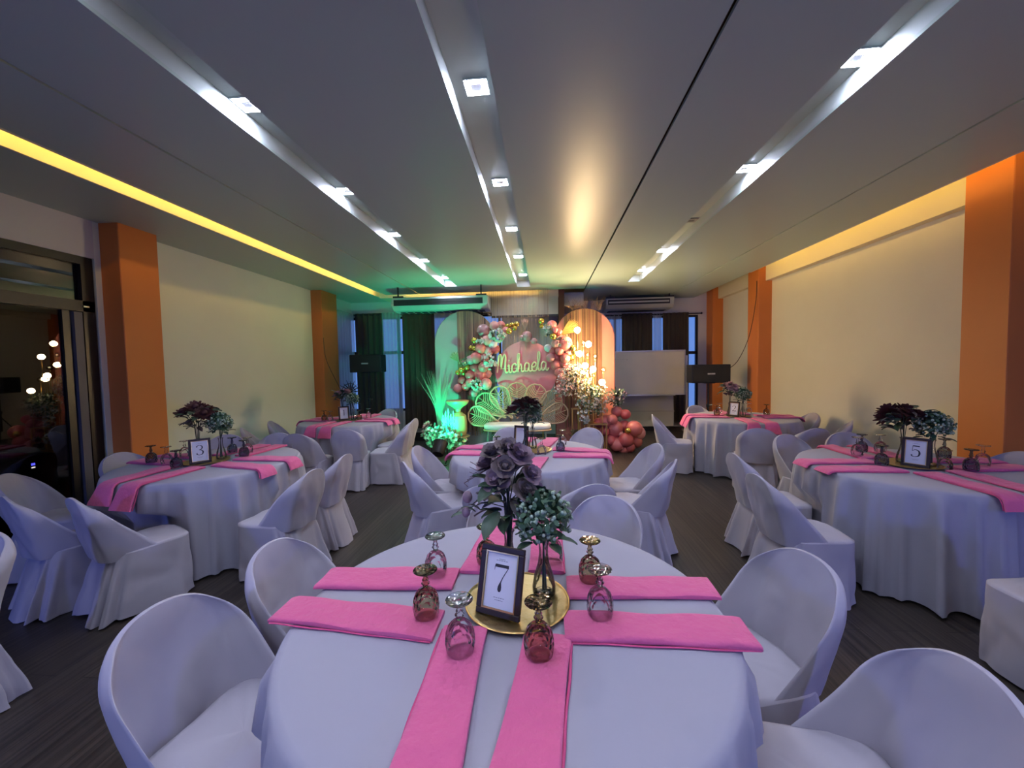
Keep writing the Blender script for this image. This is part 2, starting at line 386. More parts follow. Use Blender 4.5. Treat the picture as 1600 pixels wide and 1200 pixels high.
for a, b in zip(ys[::2], ys[1::2]):
    W(MB().box(XL-.058, XL-.052, a, b, .06, 2.16), 'pane', pane_d, d1)
    W(MB().box(XL-.058, XL-.052, a, min(b, 3.56) if b < 3.3 else 3.56, 2.265, 2.615), 'pane', pane_d, d1)
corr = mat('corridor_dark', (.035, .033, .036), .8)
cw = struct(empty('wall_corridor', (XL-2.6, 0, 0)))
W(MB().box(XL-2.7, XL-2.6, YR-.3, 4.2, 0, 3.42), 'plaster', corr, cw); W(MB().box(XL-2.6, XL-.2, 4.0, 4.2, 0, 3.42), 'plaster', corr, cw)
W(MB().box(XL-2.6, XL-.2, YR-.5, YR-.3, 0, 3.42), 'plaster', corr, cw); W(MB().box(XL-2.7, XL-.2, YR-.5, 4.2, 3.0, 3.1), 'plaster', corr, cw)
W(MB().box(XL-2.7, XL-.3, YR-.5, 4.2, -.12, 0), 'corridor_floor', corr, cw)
amp = empty('amplifier', (-5.05, 3.2, 0))
MB().box(-.28, .28, -.3, .3, 0, .80).build('rack', black_p, amp)
MB().box(.28, .285, -.27, .27, .62, .78).build('front_panel', dark_m, amp)
MB().box(.285, .29, -.2, -.185, .69, .70).build('led', emitter('led_white', (1, .9, .75), 6), amp); MB().box(.285, .29, .1, .125, .69, .70).build('led', MATS['led_white'], amp)
MB().box(.285, .29, .1, .125, .715, .735).build('led', emitter('led_blue_small', (.1, .1, 1), 8), amp)
tag(amp, 'black equipment rack with small lit lamps in the dark behind the glass door', 'amplifier')

# ------------------------------------------------------------------ ceiling downlights
n_l = 0
proto = empty('ceiling_light', (0, 0, 0))
mb = MB(); a, b = .062, .034
for x0, x1, y0, y1 in ((-a, a, -a, -b), (-a, a, b, a), (-a, -b, -b, b), (b, a, -b, b)): mb.box(x0, x1, y0, y1, -.012, -.004)
mb.build('lit_ring', ring_on, proto)
MB().box(-b, b, -b, b, -.010, -.003).build('centre_cap', lamp_off, proto)
mb = MB()
for x0, x1, y0, y1 in ((-.07, .07, -.07, -a), (-.07, .07, a, .07), (-.07, -a, -a, a), (a, .07, -a, a)): mb.box(x0, x1, y0, y1, -.010, 0)
mb.build('trim_ring', recess_m, proto)
offp = empty('ceiling_light', (0, 0, 0))
mb = MB()
for x0, x1, y0, y1 in ((-a, a, -a, -b), (-a, a, b, a), (-a, -b, -b, b), (b, a, -b, b)): mb.box(x0, x1, y0, y1, -.012, -.004)
mb.build('dark_ring', lamp_off, offp); MB().box(-b, b, -b, b, -.010, -.003).build('centre_cap', mat('lamp_dark', (.12, .12, .12), .5), offp)
note_kids()
cols = {-1.80: 'ceiling channel nearest the glass door', -.375: 'middle ceiling channel', 1.715: 'ceiling channel nearest the lit beam'}
ordn = ['nearest', 'second', 'third', 'fourth', 'fifth']
used = {'on': 0, 'off': 0}
for x, cn in cols.items():
    for k in range(-3, 5):
        y = 2.41+1.235*k
        off = (x > 1 and k == 2)
        src = offp if off else proto
        key = 'off' if off else 'on'
        o = src if not used[key] else copy_tree(src); used[key] = 1
        o.location = (x, y, HC+RD)
        if off: lab = 'unlit square ceiling lamp in the ceiling channel nearest the lit beam'
        elif k >= 0: lab = 'lit square ceiling lamp in the %s, %s from camera' % (cn, ordn[k])
        else: lab = 'lit square ceiling lamp in the %s behind camera, %s' % (cn, ['first', 'next', 'last'][-k-1])
        tag(o, lab, 'ceiling light', 'square lamps in the ceiling channels')

# ------------------------------------------------------------------ chairs under fitted white covers
def crease(x, y, z, sc, amp, sd):
    """soft random wrinkles with sharper ridges, in metres"""
    return amp*(mnoise.turbulence(Vector((x*sc+sd*7.3, y*sc, z*sc*.8)), 2, True)-.5)
def make_chair(seed):
    R = random.Random(seed); root = empty('covered_chair')
    z0, z1 = .380, .80
    def width(v):
        if v < .60: return lerp(.196, .208, (v/.60)**.8)
        q = (v-.60)/.40; return max(.004, .208*(1-q**2.15)**(1/2.15))
    ph = [R.uniform(0, 6.28) for _ in range(6)]
    def back(side):
        def fn(u, v):
            vv = 1-(1-v)**1.6; s = 2*u-1
            w_ = width(vv); q = abs(s); kk = min(1, w_/.17)**2
            if q < .52: x = w_*.82*(q/.52); edge = .10*(q/.52)**2
            else: t = (q-.52)/.48; x = w_*(.82+.18*math.sin(PI/2*min(1, t*1.4))); edge = .10+.90*t**1.15
            x = math.copysign(x, s)*(1-(.075*(1-q**10) if side else 0)); edge *= kk
            y = -.245-.085*vv + edge*(.27*(1-vv)**1.05+.02)
            y += .006*math.sin(5*x*8+ph[0]+4*vv)*(1-vv) + .004*math.sin(9*vv+ph[1]+x*10)
            z = lerp(z0, z1, vv) - .012*edge*vv
            th = .014*(1-abs(s)**6)*(1-.5*vv**8)
            y += crease(x+.3*side, y*.5, z, 7, .014, seed)*(1-abs(s)**6)*(1-vv**4)
            return (x, y+(th if side else -th), z)
        return fn
    mb = MB(); nu, nv = 40, 28
    mb.grid(back(1), nu, nv); mb.grid(back(0), nu, nv)
    f2 = [f[::-1] for f in mb.f[:nu*nv]]; mb.f[:nu*nv] = f2
    # close the rim
    V = nv+1; o2 = (nu+1)*V
    for j in range(nv):
        mb.f.append((j, o2+j, o2+j+1, j+1)); k = nu*V; mb.f.append((k+j+1, o2+k+j+1, o2+k+j, k+j))
    for i in range(nu): a = i*V+nv; mb.f.append((a, o2+a, o2+a+V, a+V))
    mb.build('backrest', cover, root, smooth=True)
    # seat pad
    def per(t, top):
        c, s = math.cos(2*PI*t), math.sin(2*PI*t); e = .42
        hx = .205; hy = .205
        return math.copysign(abs(c)**e, c)*hx, math.copysign(abs(s)**e, s)*hy+.0
    mb = MB()
    def seat(u, v):
        x, y = per(u, 1); k = [0, .55, .9, 1.0, 1.0][round(v*4)]; z = [.432, .434, .432, .424, .395][round(v*4)]+crease(x*k, y*k, 0, 8, .010, seed+5)
        return (x*max(k, .001), y*max(k, .001), z+.004*math.sin(20*x*k+ph[2])*k)
    mb.grid(seat, 40, 4, cu=True); mb.build('seat', cover, root, smooth=True)
    # skirt down to the floor with box pleats at the rear
    mb = MB()
    def skirt(u, v):
        x, y = per(u, 0); h = 1-v                  # v 0 top .. 1 floor
        rear = sstep((-y-.02)/.18); side = 1-rear
        fl = v**.9
        pl = rear*(.030*math.sin(u*2*PI*11+ph[3])+.012*math.sin(u*2*PI*23+ph[4])) + side*(.007*math.sin(u*2*PI*7+ph[5]))
        rx = 1+.05*fl; ry = 1+.05*fl
        n = math.hypot(x, y)+1e-6
        pl += crease(x, y, v*.4, 6, .035, seed+3)*min(1, v*3)*(1-.4*rear)/max(.25, fl)*.6
        X = x*rx+x/n*pl*fl; Y = y*ry+y/n*pl*fl - rear*.10*fl
        z = lerp(.415, .012+.008*math.sin(u*2*PI*5+ph[1]), v)
        return (X, Y, z)
    mb.grid(skirt, 130, 14, cu=True); mb.build('skirt', cover, root, smooth=True)
    return root
protos = [make_chair(s) for s in (1, 2, 3)]
note_kids()
used_p = [False]*3
TC = {7: (-.137, 1.336), 4: (-.163, 3.715), 5: (2.758, 3.24), 3: (-3.02, 3.35), 1: (-3.08, 6.02), 2: (2.85, 6.08)}
n_ch = 0
DENT = []
def chair(bx, by, face, label, group):
    """bx, by = where the top of the backrest stands; face = point the chair faces"""
    global n_ch
    k = n_ch % 3; n_ch += 1
    o = protos[k] if not used_p[k] else copy_tree(protos[k]); used_p[k] = True
    dx, dy = face[0]-bx, face[1]-by; n = math.hypot(dx, dy); dx /= n; dy /= n
    o.location = (bx+dx*.31, by+dy*.31, 0); o.rotation_euler = (0, 0, math.atan2(-dx, dy))
    DENT.append((o.location.x, o.location.y, dx, dy)); tag(o, label, 'chair', group); return o
G = {7: 'covered chairs around the table with card seven', 4: 'covered chairs around the middle table before the backdrop', 5: 'covered chairs around the table with card five',
     3: 'covered chairs around the table with card three', 1: 'covered chairs around the far table with card one', 2: 'covered chairs around the far table with card two'}
CH = [
 (7, -1.27, 1.18, (-.2, 1.02), 'large white covered chair in front, near corner of the card seven table'),
 (7, -1.21, 1.64, (0, 1.58), 'white covered chair beside the door-side napkins of card seven, behind the big front chair'),
 (7, 1.01, 1.63, None, 'white covered chair with its tall backrest fully in view by the card seven table'),
 (7, 1.04, 1.03, (-.1, 1.15), 'white covered chair cut by the bottom picture edge at the card seven table'),
 (7, -.20, 2.36, None, 'white covered chair behind the tall mauve bouquet, far edge of card seven table'),
 (7, .285, 2.31, None, 'white covered chair with round backrest top just beyond the berry bunch of card seven'),
 (4, -1.13, 3.12, None, 'white covered chair at the middle table, nearer of two facing away from the glass door'),
 (4, -1.24, 3.74, None, 'white covered chair at the middle table, farther of two, close to the green spotlight'),
 (4, .99, 3.20, None, 'white covered chair at the middle table, nearer of the two on the whiteboard side'),
 (4, 1.04, 3.84, None, 'white covered chair at the middle table, farther of the two on the whiteboard side'),
 (4, -.38, 2.52, None, 'white covered chair back half hidden behind the mauve bouquet at the middle table'),
 (4, .29, 2.56, None, 'white covered chair, back to camera, at the middle table beside a hanging napkin'),
 (4, -.46, 4.86, None, 'white covered chair beyond the middle table before the rattan bench, nearer the urn'),
 (4, .52, 4.80, None, 'white covered chair top beyond the middle table below the gold flower stands'),
 (3, -4.06, 3.47, (-3.0, 3.35), 'white covered chair in front of the orange pillar and glass door at card three'),
 (3, -4.15, 2.72, None, 'white covered chair against the dark glass door at card three, cut by picture edge'),
 (3, -3.36, 2.22, (-2.96, 3.14), 'bluish covered chair at card three, first of two pointed backs, nearer the glass door'),
 (3, -2.92, 2.21, (-2.50, 3.13), 'bluish covered chair at card three, second pointed back, wide side of skirt in view'),
 (3, -1.78, 2.88, (-3, 2.97), 'white covered chair at card three facing the glass door, nearer of the aisle pair'),
 (3, -1.79, 3.38, None, 'white covered chair at card three facing the glass door, farther of the aisle pair'),
 (3, -3.28, 4.53, None, 'dim covered chair, only its top in view beyond the napkins of card three, aisle side'),
 (3, -3.74, 4.45, None, 'dim covered chair, only its top in view beyond the napkins of card three, wall side'),
 (1, -1.97, 5.28, (-3, 5.2), 'white covered chair at far card one, nearer of two backs edged with green light'),
 (1, -1.95, 5.76, (-3, 5.8), 'white covered chair at far card one, farther of two backs edged with green light'),
 (1, -2.88, 7.13, None, 'white covered chair behind the far card one table beneath the black loudspeaker'),
 (1, -2.88, 4.56, (-2.9, 6), 'white covered chair, back to camera, before card one, next to the card three table'),
 (1, -2.47, 4.80, (-2.75, 6), 'white covered chair, back to camera, before card one, overlapped by its neighbour'),
 (1, -4.02, 4.98, (-3.1, 5.6), 'pale covered chair by the cream wall near card one, closest to card three bouquet'),
 (1, -4.08, 5.62, (-3.1, 6.0), 'pale covered chair by the cream wall at card one, farther of the wall pair'),
 (2, 1.58, 6.0, (2.5, 5.75), 'white covered chair at far card two with its back to the flower backdrop'),
 (2, 2.62, 7.24, None, 'white covered chair behind the far card two table under the loudspeaker stand'),
 (2, 2.40, 4.72, None, 'white covered chair with its broad back to the camera before far card two'),
 (2, 3.00, 4.70, (2.9, 6), 'white covered chair back half hidden behind the card five table, before card two'),
 (2, 3.78, 5.28, (2.9, 5.9), 'pale covered chair with pointed back tip against the cream wall by card two, nearer one'),
 (2, 3.82, 6.05, None, 'pale covered chair by the cream wall at card two, mostly hidden behind a napkin'),
 (5, 1.42, 2.78, (2.7, 2.83), 'white covered chair at card five, nearer of the aisle pair, seat in view'),
 (5, 1.56, 3.42, (2.7, 3.4), 'white covered chair at card five, farther of the aisle pair with pleated rear skirt'),
 (5, 2.46, 4.30, None, 'bright white covered chair facing the camera beyond card five, beside a pink napkin end'),
 (5, 3.12, 4.41, None, 'white covered chair top beyond the card five table behind the smoky goblets'),
 (5, 3.78, 3.46, None, 'white covered chair at the card five table by the big orange pillar'),
 (5, 2.42, 1.70, (2.36, 3.2), 'white covered chair at the near side of card five, large seat and skirt in view'),
 (5, 3.12, 1.78, (3.0, 3.2), 'white covered chair near side of card five, only a bright seat edge showing'),
]
def relax(L, need=.49):
    P = []
    for t, bx, by, fc, lab in L:
        fx, fy = fc or TC[t]; n = math.hypot(fx-bx, fy-by); P.append([bx, by, (fx-bx)/n, (fy-by)/n])
    for it in range(40):
        for i in range(len(P)):
            for j in range(i):
                a, b = P[i], P[j]; ax, ay, bx, by = a[0]+a[2]*.28, a[1]+a[3]*.28, b[0]+b[2]*.28, b[1]+b[3]*.28
                d = math.hypot(ax-bx, ay-by)
                if d < need and d > 1e-6:
                    k = (need-d)/2/d*.6; ux, uy = (ax-bx)*k, (ay-by)*k
                    a[0] += ux; a[1] += uy; b[0] -= ux; b[1] -= uy
    return P
for (t, bx, by, fc, lab), q in zip(CH, relax(CH)): chair(q[0], q[1], (q[0]+q[2], q[1]+q[3]), lab, G[t])
chair(-2.745, 1.70, (-2.76, .4), 'white covered chair cut off by the picture edge, below the card three chairs', 'covered chairs of a table out of view')

# ------------------------------------------------------------------ tables, cloths, napkins, goblets, cards
TH = .745
def make_table(seed, tx, ty, rot):
    R = random.Random(seed); root = empty('round_table')
    MB().lathe([(.68, TH-.035), (.69, TH-.03), (.69, TH-.012), (.68, TH-.008)], 40).build('tabletop', mat('plywood', (.35, .24, .14), .6), root)
    for k in range(4):
        q = PI/4+k*PI/2
        MB().tube([(.45*math.cos(q), .45*math.sin(q), 0), (.42*math.cos(q), .42*math.sin(q), TH-.03)], .014, 6).build('leg', chrome, root)
    n = 240; f = [(2*R.randint(13, 15), R.uniform(0, 6.3), .6), (R.choice((15, 17, 19)), R.uniform(0, 6.3), .25), (2*R.randint(8, 10), R.uniform(0, 6.3), .5)]
    rows = [(0, 0), (.35, 0), (.62, 0), (.685, .001), (.703, .006), (.712, .018)]+[(None, d) for d in (.06, .12, .2, .3, .4, .5, .6, .68, .728)]
    def fn(u, v):
        i = round(v*(len(rows)-1)); r, d = rows[i]; q = 2*PI*u
        if r is None:
            h = d/.73; s = sum(a*(2*(1-abs(math.sin(.5*k*q*1.0+p)))**1.8-.45) if k % 2 == 0 else a*math.sin(k*q+p) for k, p, a in f)
            r = .718+.04*h+.062*(h**.5)*s
            if d > .22:          # pushed in where a chair stands against the cloth
                k = sstep((d-.22)/.07)
                for cx, cy, dx, dy in DENT:
                    if math.hypot(cx-tx, cy-ty) > 1.35: continue
                    wx, wy = tx+r*math.cos(q+rot)-cx, ty+r*math.sin(q+rot)-cy
                    a, b = wx*dx+wy*dy, wx*dy-wy*dx
                    lim = (.240)*(1-sstep((abs(b)-.25)/.12))
                    if abs(b) < .37 and -.3 < a < lim: r = max(.36, r-k*(lim-a)/max(.35, -(dx*math.cos(q+rot)+dy*math.sin(q+rot))))
        return (max(r, .0005)*math.cos(q), max(r, .0005)*math.sin(q), TH-d)
    MB().grid(fn, n, len(rows)-1, cu=True).build('tablecloth', cloth, root, smooth=True)
    return root
TL = {7: 'large round table in front under a white floor-length cloth, card seven on it', 3: 'round table under a white cloth near the glass door, card three on it',
      5: 'round table under a white cloth near the big orange pillar, card five on it', 4: 'round table under a white cloth in the middle, straight before the rattan bench',
      1: 'far round table under a white cloth, card one and olive goblets on it', 2: 'far round table under a white cloth near the whiteboard, card two on it'}
for t, (x, y) in TC.items():
    o = make_table(t*3+1, x, y, t*.7); o.location = (x, y, 0); o.rotation_euler.z = t*.7; tag(o, TL[t], 'table', 'round tables under white cloths')

def napkin(t, ang, off, r0, r1, wd, label, sd, stiff=0.0):
    """folded strip lying from radius r0 to r1 along ang, shifted sideways by off, drooping beyond the table edge"""
    R = random.Random(sd); root = empty('folded_napkin', (TC[t][0], TC[t][1], TH), ang)
    ph = [R.uniform(0, 6.3) for _ in range(4)]; skew = R.uniform(-.025, .025)
    def path(s):
        re = math.sqrt(max(.01, .712**2-off**2))+stiff
        if s < re-.01: return s, 0
        q = s-(re-.01)
        if q < .06: a = q/.06*1.2; return re-.01+.05*math.sin(a), -.05*(1-math.cos(a))
        q -= .06; return re-.01+.0466+q*.42, -.032-q*.90
    def sec(v, s):           # closed cross-section, v in 0..1
        c = math.cos(2*PI*v); d = math.sin(2*PI*v)
        hw = wd/2*(1+.05*math.sin(9*s+ph[0]))
        x = math.copysign(abs(c)**.25, c)*hw; z = .0105+math.copysign(abs(d)**.6, d)*.0095
        if d > 0: z += .0025*math.sin(24*s+ph[1]+14*x)+.002*math.sin(60*x+ph[2])
        return x, z
    def fn(u, v):
        s = lerp(r0, r1, u); px, pz = path(s); y, z = sec(v, s); end = min(u, 1-u)
        k = 1 if .02 < u < .98 else .8
        px2, pz2 = path(s+.01); tx, tz = px2-px, pz2-pz; L = math.hypot(tx, tz)
        flare = 1+.35*max(0, -pz)/.12
        return (px-tz/L*z*k, off+skew*(u-.5)*2+y*flare, pz+tx/L*z*k)
    mb = MB(); nu, nv = 26, 16; mb.grid(fn, nu, nv, cv=True)
    mb.f.append(tuple(range(nv))[::-1]); mb.f.append(tuple(nu*nv+i for i in range(nv)))
    mb.build('cloth', pink, root, smooth=True, auto=50)
    # visible hem: the lower folded layer sticking out slightly
    mb = MB()
    def hem(u, v):
        s = lerp(r0+.005, r1-.004, u); px, pz = path(s); y = -wd/2*(1.02+.02*math.sin(30*s+ph[3])) if sd % 2 else wd/2*(1.02+.02*math.sin(30*s+ph[3]))
        flare = 1+.35*max(0, -pz)/.12
        c, d = math.cos(2*PI*v)*.004, math.sin(2*PI*v)*.002
        return (px, off+skew*(u-.5)*2+(y+c)*flare, pz+.0045+d)
    mb.grid(hem, 26, 6, cv=True); mb.build('hem', pinkd, root, smooth=True)
    tag(root, label, 'napkin', 'pink folded napkins on the tables'); return root
side = {0: 'toward the beam wall', 90: 'toward the backdrop', 180: 'toward the glass door', 270: 'toward the camera'}
tn = {7: 'the card seven table', 3: 'the card three table', 5: 'the card five table', 4: 'the middle table', 1: 'the far card one table', 2: 'the far card two table'}
NP = {7: (0, [(0, .20, .73), (90, .20, .74), (180, .20, .745), (270, .15, .62)]),
      3: (-7, [(0, .20, .80), (90, .2, .70), (180, .2, .72), (270, .22, .88)]),
      5: (2, [(0, .2, .74), (90, .2, .74), (180, .2, .74), (270, .2, .80)]),
      4: (-6, [(0, .22, .76), (90, .22, .70), (180, .22, .78), (270, .22, .80)]),
      1: (-6, [(0, .22, .78), (90, .22, .70), (180, .22, .78), (270, .22, .86)]),
      2: (-6, [(0, .22, .76), (90, .22, .70), (180, .22, .90), (270, .22, .86)])}
sd = 0
for t, (rot, L) in NP.items():
    for a, r0, r1 in L:
        for sgn in (-1, 1):
            if t == 4 and a == 270 and sgn < 0: continue
            sd += 1
            # which member of the pair: for sideways pairs nearer / farther from camera, for lengthwise pairs door side / wall side
            if a == 0: which = 'nearer' if sgn < 0 else 'farther'
            elif a == 180: which = 'farther' if sgn < 0 else 'nearer'
            elif a == 90: which = 'wall-side' if sgn < 0 else 'door-side'
            else: which = 'door-side' if sgn < 0 else 'wall-side'
            if a in (0, 180): lab = 'pink napkin on %s pointing %s, %s one' % (tn[t], side[a], which)
            else: lab = 'pink napkin on %s pointing %s, %s one' % (tn[t], side[a], which)
            napkin(t, math.radians(a+rot)+rnd.uniform(-.03, .03), sgn*.118, r0+rnd.uniform(-.02, .02), r1+rnd.uniform(-.02, .02), .142, lab, sd, .055 if t == 7 else 0.0)

def make_goblet(gm, seed):
    root = empty('goblet')
    MB().lathe([(.0355, 0), (.0385, .004), (.0425, .030), (.0405, .055), (.033, .075), (.020, .088), (.009, .093)], 20, cap0=False, cap1=True).build('bowl', gm, root, smooth=True)
    MB().lathe([(.009, .0935), (.008, .099), (.014, .106), (.008, .112), (.011, .117), (.0075, .123), (.0075, .136), (.012, .142)], 14).build('stem', gm, root, smooth=True)
    MB().lathe([(.012, .1425), (.036, .146), (.039, .149), (.037, .1515), (.010, .150)], 20).build('foot', gm, root, smooth=True)
    return root
gp = {'a': make_goblet(glass_a, 1), 'c': make_goblet(glass_c, 2), 'b': make_goblet(glass_b, 3)}
note_kids(); gu = {'a': 0, 'c': 0, 'b': 0}
GN = {'a': 'olive amber goblet', 'c': 'clear goblet', 'b': 'smoky blue goblet'}
def goblet(k, x, y, z, lab):
    o = gp[k] if not gu[k] else copy_tree(gp[k]); gu[k] = 1
    o.location = (x, y, z); o.rotation_euler.z = rnd.uniform(0, 6)
    tag(o, GN[k]+' upside down '+lab, 'glass', 'upturned goblets on the tables')
NT = TH+.021
GL = [
 ('a', -.392, 1.225, NT, 'on the door-side napkin nearest card seven'), ('c', -.248, 1.070, NT, 'on the napkin in front of card seven'),
 ('a', -.028, 1.070, NT, 'on the front napkin between camera and gold tray'), ('c', .163, 1.255, NT, 'on the wall-side napkin nearest the camera at card seven'),
 ('a', .155, 1.462, NT, 'on the farther wall-side napkin at card seven'), ('c', -.430, 1.478, NT, 'behind the door-side amber goblet at card seven'),
 ('a', -.247, 1.575, NT, 'behind the frame of card seven'), ('c', .02, 1.60, NT, 'behind the vase with white berries at card seven'),
 ('b', -3.46, 3.215, NT, 'farthest toward the glass door on the card three table'), ('b', -3.03, 3.02, NT, 'in front of the card three frame on the camera side'),
 ('b', -3.02, 3.60, NT, 'just behind the card three frame'), ('b', -2.79, 3.46, NT, 'on the aisle-side napkin of the card three table'),
 ('c', -3.27, 3.17, NT, 'between the two door-side blue goblets of card three'), ('c', -3.36, 3.44, NT, 'behind the card three frame nearest the orange pillar'), ('c', -2.86, 3.60, NT, 'beside the blue goblet on the aisle side of card three'),
 ('b', 2.69, 3.63, NT, 'behind the card five frame on the aisle side, farther one'), ('b', 2.49, 3.17, NT, 'on the aisle-side napkin in front of card five frame'),
 ('b', 3.13, 3.40, NT, 'behind the card five frame near the orange pillar'), ('b', 2.955, 3.02, NT, 'on the front napkin of card five nearest the pillar'),
 ('c', 2.56, 3.50, NT, 'beside the farther aisle-side blue goblet of card five'), ('c', 2.83, 3.62, NT, 'directly behind the card five frame'), ('c', 2.86, 3.10, TH, 'between the card five frame and the pillar-side blue goblet'), ('c', 3.17, 3.16, NT, 'behind the nearest pillar-side blue goblet of card five'),
 ('b', .13, 3.66, NT, 'on the wall-side napkin of the middle table'), ('c', .16, 3.95, NT, 'behind the blue goblet of the middle table'), ('c', -.04, 3.50, NT, 'on the hanging napkin of the middle table'), ('b', -.45, 3.60, NT, 'on the door-side napkin of the middle table'),
 ('a', -3.40, 5.88, NT, 'on the door-side napkin of the far card one table'), ('a', -2.86, 5.92, NT, 'on the aisle side of the card one frame'), ('c', -3.26, 5.80, NT, 'beside the card one frame on the door side'), ('c', -2.80, 6.12, NT, 'behind the aisle-side amber goblet of card one'),
 ('a', 2.52, 6.12, NT, 'on the backdrop side of the card two frame'), ('a', 3.22, 6.12, NT, 'on the wall-side napkin of the far card two table'), ('c', 2.66, 6.38, NT, 'behind the card two frame'), ('c', 3.06, 6.30, NT, 'behind the wall-side amber goblet of card two'),
]
for g in GL: goblet(*g)

# gold charger trays
def make_tray():
    root = empty('gold_tray')
    MB().lathe([(.11, .0), (.125, .001), (.165, .010), (.178, .013), (.178, .016), (.163, .014), (.12, .006), (.001, .006)], 44, cap0=True, cap1=False).build('dish', goldtray, root, smooth=True)
    MB().lathe([(.174, .0135), (.1795, .0145), (.1795, .0165), (.174, .0165)], 44, cap0=False, cap1=False).build('rim', gold, root, smooth=True)
    return root
tp = make_tray(); note_kids()
TR = {7: (-.107, 1.335), 3: (-3.04, 3.32), 5: (2.76, 3.25), 4: (-.13, 3.78), 1: (-3.09, 6.02), 2: (2.80, 6.10)}
for i, (t, (x, y)) in enumerate(TR.items()):
    o = tp if i == 0 else copy_tree(tp); o.location = (x, y, TH+.001); o.rotation_euler.z = i
    tag(o, 'round gold charger tray under the frame and vases of %s' % tn[t], 'tray', 'gold trays at the table centres')

# number cards: strokes are (points, widths) in a unit box 1 wide, 1.5 high
DIG = {
 '7': [([(.05, 1.16), (.10, 1.44), (.13, 1.45)], [.02, .05, .05]), ([(.10, 1.42), (.95, 1.42)], [.17, .17]), ([(.93, 1.36), (.62, .80), (.50, .50)], [.04, .05, .07]), ([(.50, .52), (.47, .30), (.46, .14), (.47, .02)], [.08, .22, .24, .10])],
 '3': [([(.12, 1.22), (.18, 1.40), (.45, 1.48), (.74, 1.36), (.80, 1.12), (.66, .88), (.40, .80)], [.18, .10, .06, .12, .17, .10, .05]), ([(.40, .80), (.72, .72), (.88, .46), (.78, .14), (.45, .02), (.18, .10), (.10, .30)], [.05, .10, .19, .13, .06, .10, .19])],
 '5': [([(.22, 1.42), (.85, 1.40)], [.14, .14]), ([(.20, 1.46), (.15, .78)], [.05, .05]), ([(.15, .78), (.45, .94), (.76, .80), (.86, .48), (.74, .14), (.42, .02), (.16, .10), (.10, .28)], [.05, .07, .14, .20, .13, .06, .10, .18])],
 '1': [([(.22, 1.22), (.40, 1.34), (.52, 1.48)], [.04, .07, .10]), ([(.52, 1.48), (.52, .04)], [.17, .17]), ([(.24, .03), (.80, .03)], [.06, .06])],
 '2': [([(.14, 1.14), (.20, 1.36), (.48, 1.48), (.78, 1.34), (.82, 1.06), (.62, .70), (.30, .36), (.12, .12)], [.18, .10, .06, .13, .18, .12, .06, .05]), ([(.12, .09), (.50, .14), (.88, .09), (.92, .34)], [.14, .17, .15, .04])],
 '4': [([(.64, 1.48), (.10, .46)], [.05, .05]), ([(.08, .44), (.94, .44)], [.06, .06]), ([(.64, 1.48), (.64, .03)], [.17, .17]), ([(.42, .03), (.86, .03)], [.06, .06])]}
def smooth_pts(pts, ws, n=8):
    if len(pts) < 3: return pts, ws
    P, Wd = [], []; m = len(pts)
    for i in range(m-1):
        p0, p1, p2, p3 = pts[max(i-1, 0)], pts[i], pts[i+1], pts[min(i+2, m-1)]
        for k in range(n):
            t = k/n; q = [.5*(2*b+(-a+c)*t+(2*a-5*b+4*c-d)*t*t+(-a+3*b-3*c+d)*t**3) for a, b, c, d in zip(p0, p1, p2, p3)]
            P.append(tuple(q)); Wd.append(lerp(ws[i], ws[i+1], t))
    return P+[pts[-1]], Wd+[ws[-1]]
def stroke(mb, pts, ws, sc, ox, oz, y):
    P, Wd = smooth_pts(pts, ws); vs = []
    for i, p in enumerate(P):
        a = P[max(i-1, 0)]; b = P[min(i+1, len(P)-1)]; tx, tz = b[0]-a[0], b[1]-a[1]; L = math.hypot(tx, tz)+1e-9
        nx, nz = -tz/L*Wd[i]/2, tx/L*Wd[i]/2
        vs += [(ox+(p[0]+nx)*sc, y, oz+(p[1]+nz)*sc), (ox+(p[0]-nx)*sc, y, oz+(p[1]-nz)*sc)]
    mb.add(vs, [(2*i, 2*i+1, 2*i+3, 2*i+2) for i in range(len(P)-1)])
